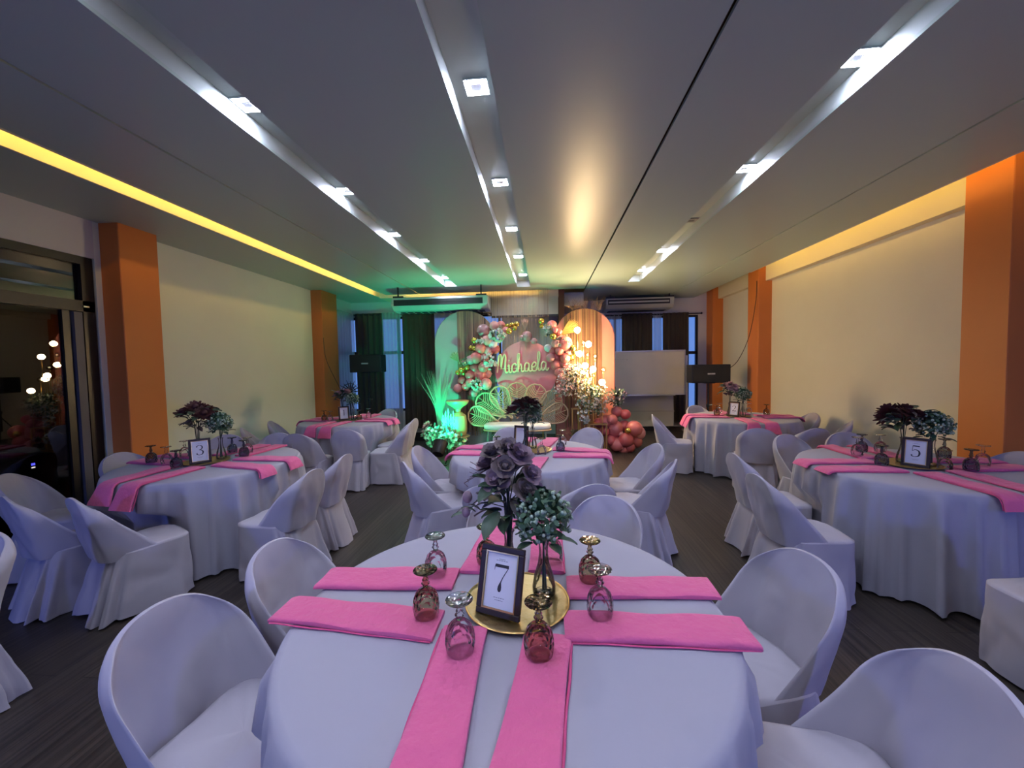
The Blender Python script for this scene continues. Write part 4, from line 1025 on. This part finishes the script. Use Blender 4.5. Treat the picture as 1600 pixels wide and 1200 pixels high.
mb = MB(); mb.tube([(-.5, .2, .41), (-.3, .17, .62), (0, .17, .68), (.3, .17, .62), (.5, .2, .41)], .014, 6); mb.build('back_rail', rattan, bn, smooth=True)
tag(bn, 'rattan loveseat with seven leaf-shaped back panels and ivory cushion', 'bench')

# urn pedestal lit green
ur = empty('urn_pedestal', (-1.60, 7.18, 0))
MB().lathe([(.15, 0), (.15, .05), (.10, .07), (.06, .12), (.055, .17), (.09, .21), (.20, .26), (.215, .275), (.215, .29)], 28).build('foot_bowl', urn_m, ur, smooth=True, auto=40)
MB().lathe([(.10, .29), (.145, .31), (.165, .40), (.165, .56), (.15, .66), (.10, .70), (.085, .72)], 28).build('barrel', urn_m, ur, smooth=True, auto=40)
MB().lathe([(.055, .72), (.06, .78), (.10, .82), (.17, .86), (.20, .90), (.205, .93), (.19, .94)], 28).build('top_bowl', urn_m, ur, smooth=True, auto=40)
tag(ur, 'stacked gold urn pedestal glowing green beside the bench', 'pedestal')
gr = MB(); R = random.Random(3)
for i in range(110):
    a = min(.28, R.gauss(0, .17)); b = R.uniform(-.25, .2); L = R.uniform(.75, 1.15)
    gr.tube([(R.uniform(-.05, .05), R.uniform(-.04, .04), 0), (a*.35*L, b*.3*L, L*.5), (a*L*1.0, b*L*.7, L*.93)], [.005, .004, .001], 3, False)
gs = empty('grass_spray', (-1.97, 7.34, 0)); o = gr.build('blades', mat('straw_blade', (.30, .29, .20), .7), gs); o['kind'] = 'stuff'; o.location = (0, 0, .42)
MB().lathe([(.06, 0), (.09, .08), (.085, .3), (.06, .38), (.065, .42)], 16).build('pot', urn_m, gs, smooth=True)
tag(gs, 'upright spray of thin grass blades lit green beside the urn', 'grass spray')
pl = empty('pale_plumes', (-1.74, 7.02, 0)); mb = MB(); R = random.Random(9)
for k in range(5):
    x = -.06+.03*k; h = .70+.05*(k % 3)
    mb.tube([(x, 0, .02), (x*1.5, 0, h*.4), (x*1.7, .01, h*.6)], .004, 4)
    for j in range(60):
        t = R.random(); q = R.uniform(0, 6.28); z = h*(.45+.55*t); r0 = .045*math.sin(PI*min(1, t*.9+.1))
        mb.tube([(x*1.6, .0, z-.04), (x*1.6+r0*math.cos(q), r0*math.sin(q), z+.03)], [.004, .001], 3, False)
o = mb.build('plumes', plume, pl); tag(pl, 'pale feathery plumes glowing white green between grass spray and urn', 'plumes')
cluster('flower_bunch', 85, 985, 6.95, .22, .20, 70, [fl_white, fl_white, berry_m], leaf_s, 'heap of white flowers on the floor at the green-lit foot of the urn', None, 11, .042, 160)
cluster('flower_bunch', 175, 1010, 6.9, .22, .16, 60, [fl_white, berry_m], leaf_s, 'white flowers on the floor beside the round green spotlight', None, 12, .042, 120)
cluster('flower_bunch', 45, 935, 7.05, .12, .12, 12, [fl_blush, rose_p], leaf_g, 'dull pink blooms on the floor at the outer side of the green flower heap', None, 13, .06, 40)
cluster('flower_bunch', 270, 1030, 6.95, .12, .12, 26, [fl_white, fl_cream], leaf_g, 'small white flower bunch on the floor under the urn foot, bench side', None, 14, .04, 30)
# round spotlight that throws the green beam
pr = empty('spotlight', (GREEN_POS[0], GREEN_POS[1]-.02, 0))
ax = (Vector((-1.58, 7.4, 1.5))-Vector(GREEN_POS)).normalized(); T = Matrix.Translation((0, 0, .26)) @ ax.to_track_quat('Z', 'Y').to_matrix().to_4x4()
MB().lathe([(.03, -.13), (.085, -.12), (.105, -.08), (.11, .05), (.12, .10), (.112, .10), (.10, .06)], 24, cap1=False).build('can', black_p, pr, smooth=True, mtx=T, auto=40)
MB().lathe([(.001, .055), (.10, .055), (.10, .060), (.001, .062)], 24).build('lens', led_green, pr, mtx=T)
for s in (-1, 1): MB().tube([(s*.125, 0, .26), (s*.135, -.02, .12), (s*.10, -.03, .012)], .009, 5).build('yoke_arm', black_p, pr)
MB().box(-.14, .14, -.12, .06, 0, .014).build('floor_plate', black_p, pr)
tag(pr, 'round black spotlight on the floor throwing green light at the urn', 'spotlight')
for i, p in enumerate(REAR):  # bodies for the added blue fill lamps
    t = empty('added_fill_lamp', (p[0], p[1], 0)); a2 = (Vector((-1.4 if i == 0 else 1.6, 2.2, .4))-Vector(p)).normalized(); T = Matrix.Translation((0, 0, p[2])) @ a2.to_track_quat('Z', 'Y').to_matrix().to_4x4()
    MB().lathe([(.03, -.2), (.085, -.19), (.105, -.15), (.11, -.03), (.12, .0), (.10, -.03)], 20, cap1=False).build('can', black_p, t, smooth=True, mtx=T)
    MB().lathe([(.001, -.04), (.10, -.04), (.10, -.035), (.001, -.034)], 20).build('lens', led_blue, t, mtx=T)
    MB().tube([(0, 0, .3), (0, 0, p[2]-.09)], .018, 8).build('pole', black_p, t)
    for k in range(3): q = k*2*PI/3; MB().tube([(0, 0, .5), (.4*math.cos(q), .4*math.sin(q), .01)], .01, 6).build('leg', black_p, t)
    tag(t, 'added blue fill lamp on a tripod behind the camera, %s' % ('glass door corner' if i == 0 else 'cream wall corner'), 'party lamp')

# flower stands and arrangements with globe lamps
def stand(cx, cz_, y, h, w2, label):
    c = at(*Pz(cx, cz_), y); t = empty('flower_stand', (c.x, y, 0))
    for sx_ in (-1, 1):
        for sy in (-1, 1): MB().box(sx_*w2-.011, sx_*w2+.011, sy*w2*.9-.011, sy*w2*.9+.011, 0, h).build('leg', gold, t)
    MB().box(-w2-.015, w2+.015, -w2*.9-.015, w2*.9+.015, h, h+.02).build('top', gold, t)
    mb = MB()
    for s in (-1, 1): mb.box(-w2, w2, s*w2*.9-.009, s*w2*.9+.009, .02, .038); mb.box(s*w2-.009, s*w2+.009, -w2*.9, w2*.9, .02, .038)
    mb.build('base_ring', gold, t); tag(t, label, 'flower stand'); return c
stand(1212, 900, 7.12, .50, .145, 'square gold flower stand beside the pink balloon heap')
stand(1062, 900, 7.30, .74, .055, 'slim gold flower stand next to the rattan bench')
cluster('flower_arrangement', 1060, 580, 7.28, .34, .25, 300, white_mix, leaf_g, 'upper white flower arrangement beside the round board under the lit globes', None, 21, .024, 420, .6, .05)
cluster('flower_arrangement', 1190, 730, 7.10, .37, .28, 250, [fl_white, fl_white, fl_cream, leaf_s], leaf_g, 'lower white flower arrangement on the square gold stand', None, 22, .024, 560, .6, .05)
cluster('flower_arrangement', 985, 660, 7.22, .22, .13, 120, [fl_white, fl_blush, fl_blush], leaf_s, 'white and blush flower arrangement spilling toward the rattan bench', None, 23, .024, 120, .6, .045)
cluster('flower_bunch', 1350, 715, 7.2, .20, .16, 22, [fl_white, rose_p, rose_d], leaf_g, 'dark leafy flower bunch with red blooms above the balloon heap', None, 24, .028, 200, .6, .05)
cluster('flower_bunch', 1125, 985, 7.0, .11, .11, 34, [fl_white, fl_cream], leaf_g, 'white flowers on the floor at the foot of the square gold stand', None, 25, .036, 20)
cluster('flower_bunch', 1055, 975, 7.05, .12, .08, 4, [fl_cream, fl_cream], mat('olive_moss', (.16, .13, .06), .8), 'olive brown leaf clump on the floor beside the white flowers', None, 26, .02, 110)
cluster('flower_bunch', 1205, 1015, 6.95, .10, .08, 10, [rose_d, rose_p], leaf_g, 'dark red blooms on the floor between the stand legs', None, 27, .05, 24)
cluster('flower_bunch', 1120, 850, 7.0, .10, .14, 26, [fl_white, fl_white], leaf_s, 'trailing white blossoms hanging under the lower arrangement', None, 28, .034, 16)
LAMPS = [(1076,248,1),(1118,335,0),(1152,347,1),(1090,413,1),(1148,420,0),(1200,430,0),(1130,495,1),(1185,520,1),(1256,522,0),(1248,610,1)]
sp = {}
gn = ['topmost lit globe lamp alone on its thin rod', 'clear unlit globe beside the second highest lit one', 'second highest lit globe lamp', 'lit globe lamp next to the gold balloons',
      'clear unlit globe in the middle of the lamp group', 'clear unlit globe at the whiteboard side of the middle row', 'lit globe lamp just above the cream flowers, bench side', 'lit globe lamp just above the flowers, beside its lit neighbour',
      'clear pale globe apart at the whiteboard side above the lowest lamp', 'lowest lit globe lamp sitting in the white flowers']
for (cx, cy, on), lab in zip(LAMPS, gn):
    y = (7.10, 7.22, 7.02, 7.16, 7.28, 7.24, 7.05, 7.12, 7.18, 6.98)[LAMPS.index((cx, cy, on))]; p = at(*Pz(cx, cy), y); t = empty('globe_lamp', (p.x, y, 0)); r = .052
    MB().ball((0, 0, p.z), r, 18, 12).build('globe', globe_on if on else globe_off, t, smooth=True)
    MB().lathe([(.016, p.z-r-.018), (.018, p.z-r+.004), (.012, p.z-r+.006)], 12).build('collar', gold, t, smooth=True)
    MB().tube([(0, 0, .01), (0, 0, p.z-r-.01)], .0055, 6).build('rod', gold, t)
    MB().lathe([(.028, 0), (.028, .012), (.008, .016)], 16).build('foot', gold, t)
    if not on: MB().ball((0, 0, p.z), .017, 10, 6).build('bulb', bulb_on, t, smooth=True)
    tag(t, lab, 'globe lamp', 'globe lamps beside the pink board')

# ------------------------------------------------------------------ back of the room
def curtain(name, x0, x1, z0, z1, y, m, n, amp, label, axis='x', seed=0):
    R = random.Random(seed); root = empty(name, ((x0+x1)/2, y, 0) if axis == 'x' else (y, (x0+x1)/2, 0)); hw = (x1-x0)/2; ph = R.uniform(0, 6)
    def fn(u, v):
        a = lerp(-hw, hw, u); d = amp*math.sin(2*PI*n*u+ph+.5*math.sin(3*v))*(1-.35*v)+.2*amp*math.sin(2*PI*n*2.3*u+ph); z = lerp(z0, z1, v)
        return (a, d, z) if axis == 'x' else (d, a, z)
    MB().grid(fn, max(20, n*10), 5).build('cloth', m, root, smooth=True)
    mb = MB()
    for k in range(n):
        a = lerp(-hw, hw, (k+.5)/n); T = Matrix.Translation((a, 0, z1-.05) if axis == 'x' else (0, a, z1-.05)) @ Matrix.Rotation(PI/2, 4, 'X' if axis == 'x' else 'Y')
        pts = [T @ Vector((.024*math.cos(q*PI/4), .024*math.sin(q*PI/4), -amp)) for q in range(9)]; mb.tube(pts, .005, 4, False)
    mb.build('eyelets', chrome, root); tag(root, label, 'curtain'); return root
yb = YL-.09
curtain('curtain', -4.33, -3.66, .12, 2.80, yb, drape, 5, .025, 'dark brown drape behind the loudspeaker near the orange pillar', seed=1)
curtain('curtain', -3.66, -3.23, .10, 2.80, yb-.05, sheer, 5, .02, 'sheer white curtain beside the dark drape with the loudspeaker', seed=2)
curtain('curtain', -3.22, -2.47, .10, 2.78, yb, drape, 6, .03, 'dark drape between the two sheers beside the green-lit board', seed=3)
curtain('curtain', -2.46, -1.93, .10, 2.76, yb-.05, sheer, 5, .02, 'sheer curtain peeping out behind the pale green-lit board', seed=4)
curtain('curtain', -1.91, -1.36, .10, 2.76, yb, drape, 5, .03, 'dark drape mostly hidden behind the pale round-topped board', seed=5)
curtain('curtain', 8.02, 8.92, .10, 2.80, XL+.10, sheer, 7, .02, 'sheer white curtain on the side wall next to the far orange pillar', 'y', seed=6)
yc = YB-.09
curtain('curtain', 1.20, 1.84, .12, 2.74, yc, sheer, 6, .02, 'sheer curtain between the pink board and the brown drape over the whiteboard', seed=7)
curtain('curtain', 1.85, 2.57, .12, 2.74, yc-.02, drape, 6, .03, 'brown drape behind the top of the whiteboard, nearer the pink board', seed=8)
curtain('curtain', 2.585, 2.785, .12, 2.73, yc, sheer, 3, .02, 'narrow sheer curtain between the two brown drapes over the whiteboard', seed=9)
curtain('curtain', 2.80, 3.40, .12, 2.73, yc-.02, drape, 5, .03, 'brown drape next to the bare blue window strip', seed=10)
def rod(a, b, label):
    t = empty('curtain_rod', a); d = Vector(b)-Vector(a); MB().tube([(0, 0, 0), d], .014, 8).build('bar', dark_m, t)
    MB().ball((0, 0, 0), .026, 10, 6).build('finial', dark_m, t, smooth=True); MB().ball(d, .026, 10, 6).build('finial', dark_m, t, smooth=True); tag(t, label, 'curtain rod')
rod((-4.36, yb, 2.77), (-.95, yb, 2.72), 'dark curtain rod over the drapes behind the green-lit air conditioner')
rod((1.1, yc, 2.70), (3.7, yc, 2.70), 'dark curtain rod over the drapes above the whiteboard')
scr = empty('projection_screen', (-.40, 8.425, 0))
MB().box(-.70, .69, 0, .01, 2.60, 2.97).build('sheet', mat('screen_sheet', (.72, .68, .54), .7), scr); MB().box(-.70, .69, -.012, .022, 2.555, 2.60).build('bottom_bar', dark_m, scr)
tag(scr, 'beige projection screen sheet with black bottom bar behind the hanging tinsel', 'projection screen')

def aircon(x0, x1, y0, y1, z0, z1, green, label):
    t = empty('air_conditioner', ((x0+x1)/2, (y0+y1)/2, z0)); hx = (x1-x0)/2; hy = (y1-y0)/2; h = z1-z0
    pts = [(-hx, -hy, h), (-hx, -hy, .10), (-hx, -hy+.10, 0.02), (-hx, hy, 0), (-hx, hy, h)]
    bevel(MB().poly(pts, (2*hx, 0, 0)).build('housing', ac_m, t), .02, 2)
    MB().box(-hx+.05, hx-.10, -hy-.004, -hy+.01, .105, .215).build('air_slot', ac_d, t)
    if not green: MB().box(-hx+.07, hx-.12, -hy-.012, -hy-.004, .140, .175).build('louvre', ac_m, t)
    else: MB().box(-hx+.07, hx-.12, -hy-.008, -hy-.004, .158, .163).build('louvre', ac_d, t)
    for s in (-1, 1):
        MB().box(s*hx*.86-.10, s*hx*.86+.10, -hy+.02, -hy+.05, h, h+.03).box(s*hx*.86-.012, s*hx*.86+.012, -hy+.02, -hy+.05, h+.03, HC-z0-.003).build('bracket', dark_m, t)
    mb = MB()
    for k in range(12): a = lerp(-hx+.15, hx-.15, k/11); mb.box(a-.05, a+.05, hy*.0, hy*.8, -.003, .004)
    mb.build('intake_grille', ac_d, t); tag(t, label, 'air conditioner')
aircon(-2.91, -1.045, 7.5, 7.95, 2.625, 2.885, 1, 'long ceiling air conditioner lit green from below above the dark drapes')
aircon(1.38, 2.88, 9.2, 9.8, 2.76, 3.01, 0, 'ceiling air conditioner above the whiteboard drapes')

wbd = empty('whiteboard', (2.21, 9.0, 0))
T = Matrix.Rotation(math.radians(-1), 4, 'Z')
bevel(MB().box(-.82, .81, 0, .02, .87, 1.80, T).build('board', board_m, wbd), .004, 1)
mb = MB(); mb.box(-.84, .83, -.008, .025, 1.80, 1.825, T); mb.box(-.84, .83, -.008, .025, .845, .87, T); mb.box(-.84, -.82, -.008, .025, .87, 1.80, T); mb.box(.81, .83, -.008, .025, .87, 1.80, T); mb.build('rim', alu, wbd)
MB().box(-.6, .6, -.07, -.008, .835, .848, T).build('pen_tray', alu, wbd)
for x in (-.86, .86):
    MB().box(x-.018, x+.018, 0, .03, .06, 1.70, T).build('post', alu, wbd); MB().box(x-.02, x+.02, -.25, .28, .02, .06, T).build('foot', alu, wbd)
mb = MB(); R = random.Random(5)
for k in range(7): mb.box(-.72+.05*k, -.69+.05*k, -.0015, -.0005, 1.63+R.uniform(-.01, .01), 1.645, T)
for k in range(5): mb.box(-.70+.05*k, -.68+.05*k, -.0015, -.0005, 1.58, 1.588, T)
mb.build('faint_marks', mat('faint_marker', (.36, .32, .28), .6), wbd)
tag(wbd, 'wide whiteboard on a metal stand before the brown drapes', 'whiteboard')
lb = empty('leaning_board', (2.20, 9.32, 0)); T = Matrix.Rotation(-.06, 4, 'X')
bevel(MB().box(-.72, .71, 0, .03, .10, .84, T).build('panel', mat('cream_panel', (.50, .46, .38), .5), lb), .03, 3); MB().box(-.72, .71, -.012, -.002, .43, .47, T).build('ledge', board_m, lb)
MB().box(-.6, .6, .0, .04, 0, .10, T).build('plinth', dark_m, lb)
tag(lb, 'cream panel standing on the floor under the whiteboard', 'panel')

def speaker(px, py, y, w_, h, d, rz, label):
    c = at(px, py, y); t = empty('loudspeaker', (c.x, y+d/2, c.z-h/2), rz)
    bevel(MB().box(-w_/2, w_/2, -d/2, d/2, 0, h).build('cabinet', black_p, t), .012, 2)
    MB().box(-w_/2+.02, w_/2-.02, -d/2-.012, -d/2, .02, h-.02).build('grille', mat('speaker_mesh', (.010, .010, .011), .7, bump=(200, .4, 1)), t)
    mb = MB()
    for k in range(6): mb.box(-.07+.023*k, -.053+.023*k, -d/2-.016, -d/2-.012, h*.46, h*.54)
    mb.build('badge', logo_m, t); tag(t, label, 'loudspeaker')
    s = empty('speaker_stand', (c.x, y+d/2, 0)); zt = c.z-h/2
    MB().tube([(0, 0, .30), (0, 0, zt*.62)], .020, 8).build('lower_pole', black_p, s); MB().tube([(0, 0, zt*.6), (0, 0, zt-.012)], .014, 8).build('upper_pole', black_p, s)
    MB().lathe([(.03, zt*.6), (.03, zt*.6+.05), (.02, zt*.6+.06)], 12).build('clamp', black_p, s); MB().box(-.09, .09, -.09, .09, zt-.012, zt).build('plate', black_p, s)
    MB().tube([(.03, 0, zt*.6+.03), (.07, -.02, zt*.6+.04)], .012, 6).build('knob', chrome, s)
    for k in range(3): q = k*2*PI/3+.5; MB().tube([(0, 0, .62), (.42*math.cos(q), .42*math.sin(q), .012)], .011, 6).build('leg', black_p, s)
    tag(s, label.replace('black box loudspeaker', 'black tripod under the loudspeaker').replace('near the far table with card one', 'by card one'), 'speaker stand')
speaker(570, 568, 7.75, .64, .355, .30, .05, 'black box loudspeaker before the dark drape near the far table with card one')
speaker(1111.5, 584, 7.75, .70, .345, .30, 0, 'black box loudspeaker near the whiteboard and the orange pillar')
# filigree screen behind the card one flowers
fs = empty('filigree_ornament', (-3.56, 7.05, 0)); mb = MB(); R = random.Random(2)
for k in range(9):
    q = lerp(.1, 2.9, k/8); L = .20+.03*(k % 2); mb.tube([(0, 0, 0), (L*.5*math.cos(q), .01, L*.6*math.sin(q)), (L*math.cos(q), 0, L*math.sin(q))], [.008, .010, .003], 5)
for rr_ in (.10, .16): mb.tube([(rr_*math.cos(q*PI/14), 0, rr_*math.sin(q*PI/14)) for q in range(15)], .006, 5)
o = mb.build('scrollwork', dark_m, fs); o.location = (0, 0, 1.12); MB().tube([(0, 0, .02), (0, 0, 1.13)], .012, 8).build('pole', dark_m, fs); MB().lathe([(.14, 0), (.14, .02), (.02, .03)], 20).build('foot', dark_m, fs)
tag(fs, 'black scrolled iron ornament on a pole behind the flowers of card one', 'ornament')
bx = empty('floor_box', (-2.55, 8.45, 0)); bevel(MB().box(-.35, .35, -.2, .2, 0, .17).build('case', black_p, bx), .01, 1); MB().box(-.3, .3, -.18, .18, .17, .20).build('lid', alu, bx); tag(bx, 'low dark case on the floor in front of the drapes, green-lit side', 'case')
def cable(pts, r, m, label): 
    P, _ = smooth_pts([tuple(p) for p in pts], [1]*len(pts), 6); p0 = Vector(P[0]); o = MB().tube([Vector(p)-p0 for p in P], r, 5).build('hanging_cable', m, None, smooth=True); o.location = p0; tag(o, label, 'cable')
cbl = mat('brown_cable', (.05, .02, .015), .6)
cable([(3.84, 7.66, 3.0), (3.82, 7.66, 2.6), (3.72, 7.68, 2.0), (3.55, 7.75, 1.55), (3.37, 7.85, 1.38)], .006, cbl, 'thin cable hanging from the orange pillar down to the loudspeaker by the whiteboard')
cable([(-4.20, 7.35, 2.15), (-4.17, 7.36, 1.75), (-4.05, 7.45, 1.35), (-3.9, 7.6, .9)], .005, cbl, 'thin cable hanging down the far orange pillar near the side window')
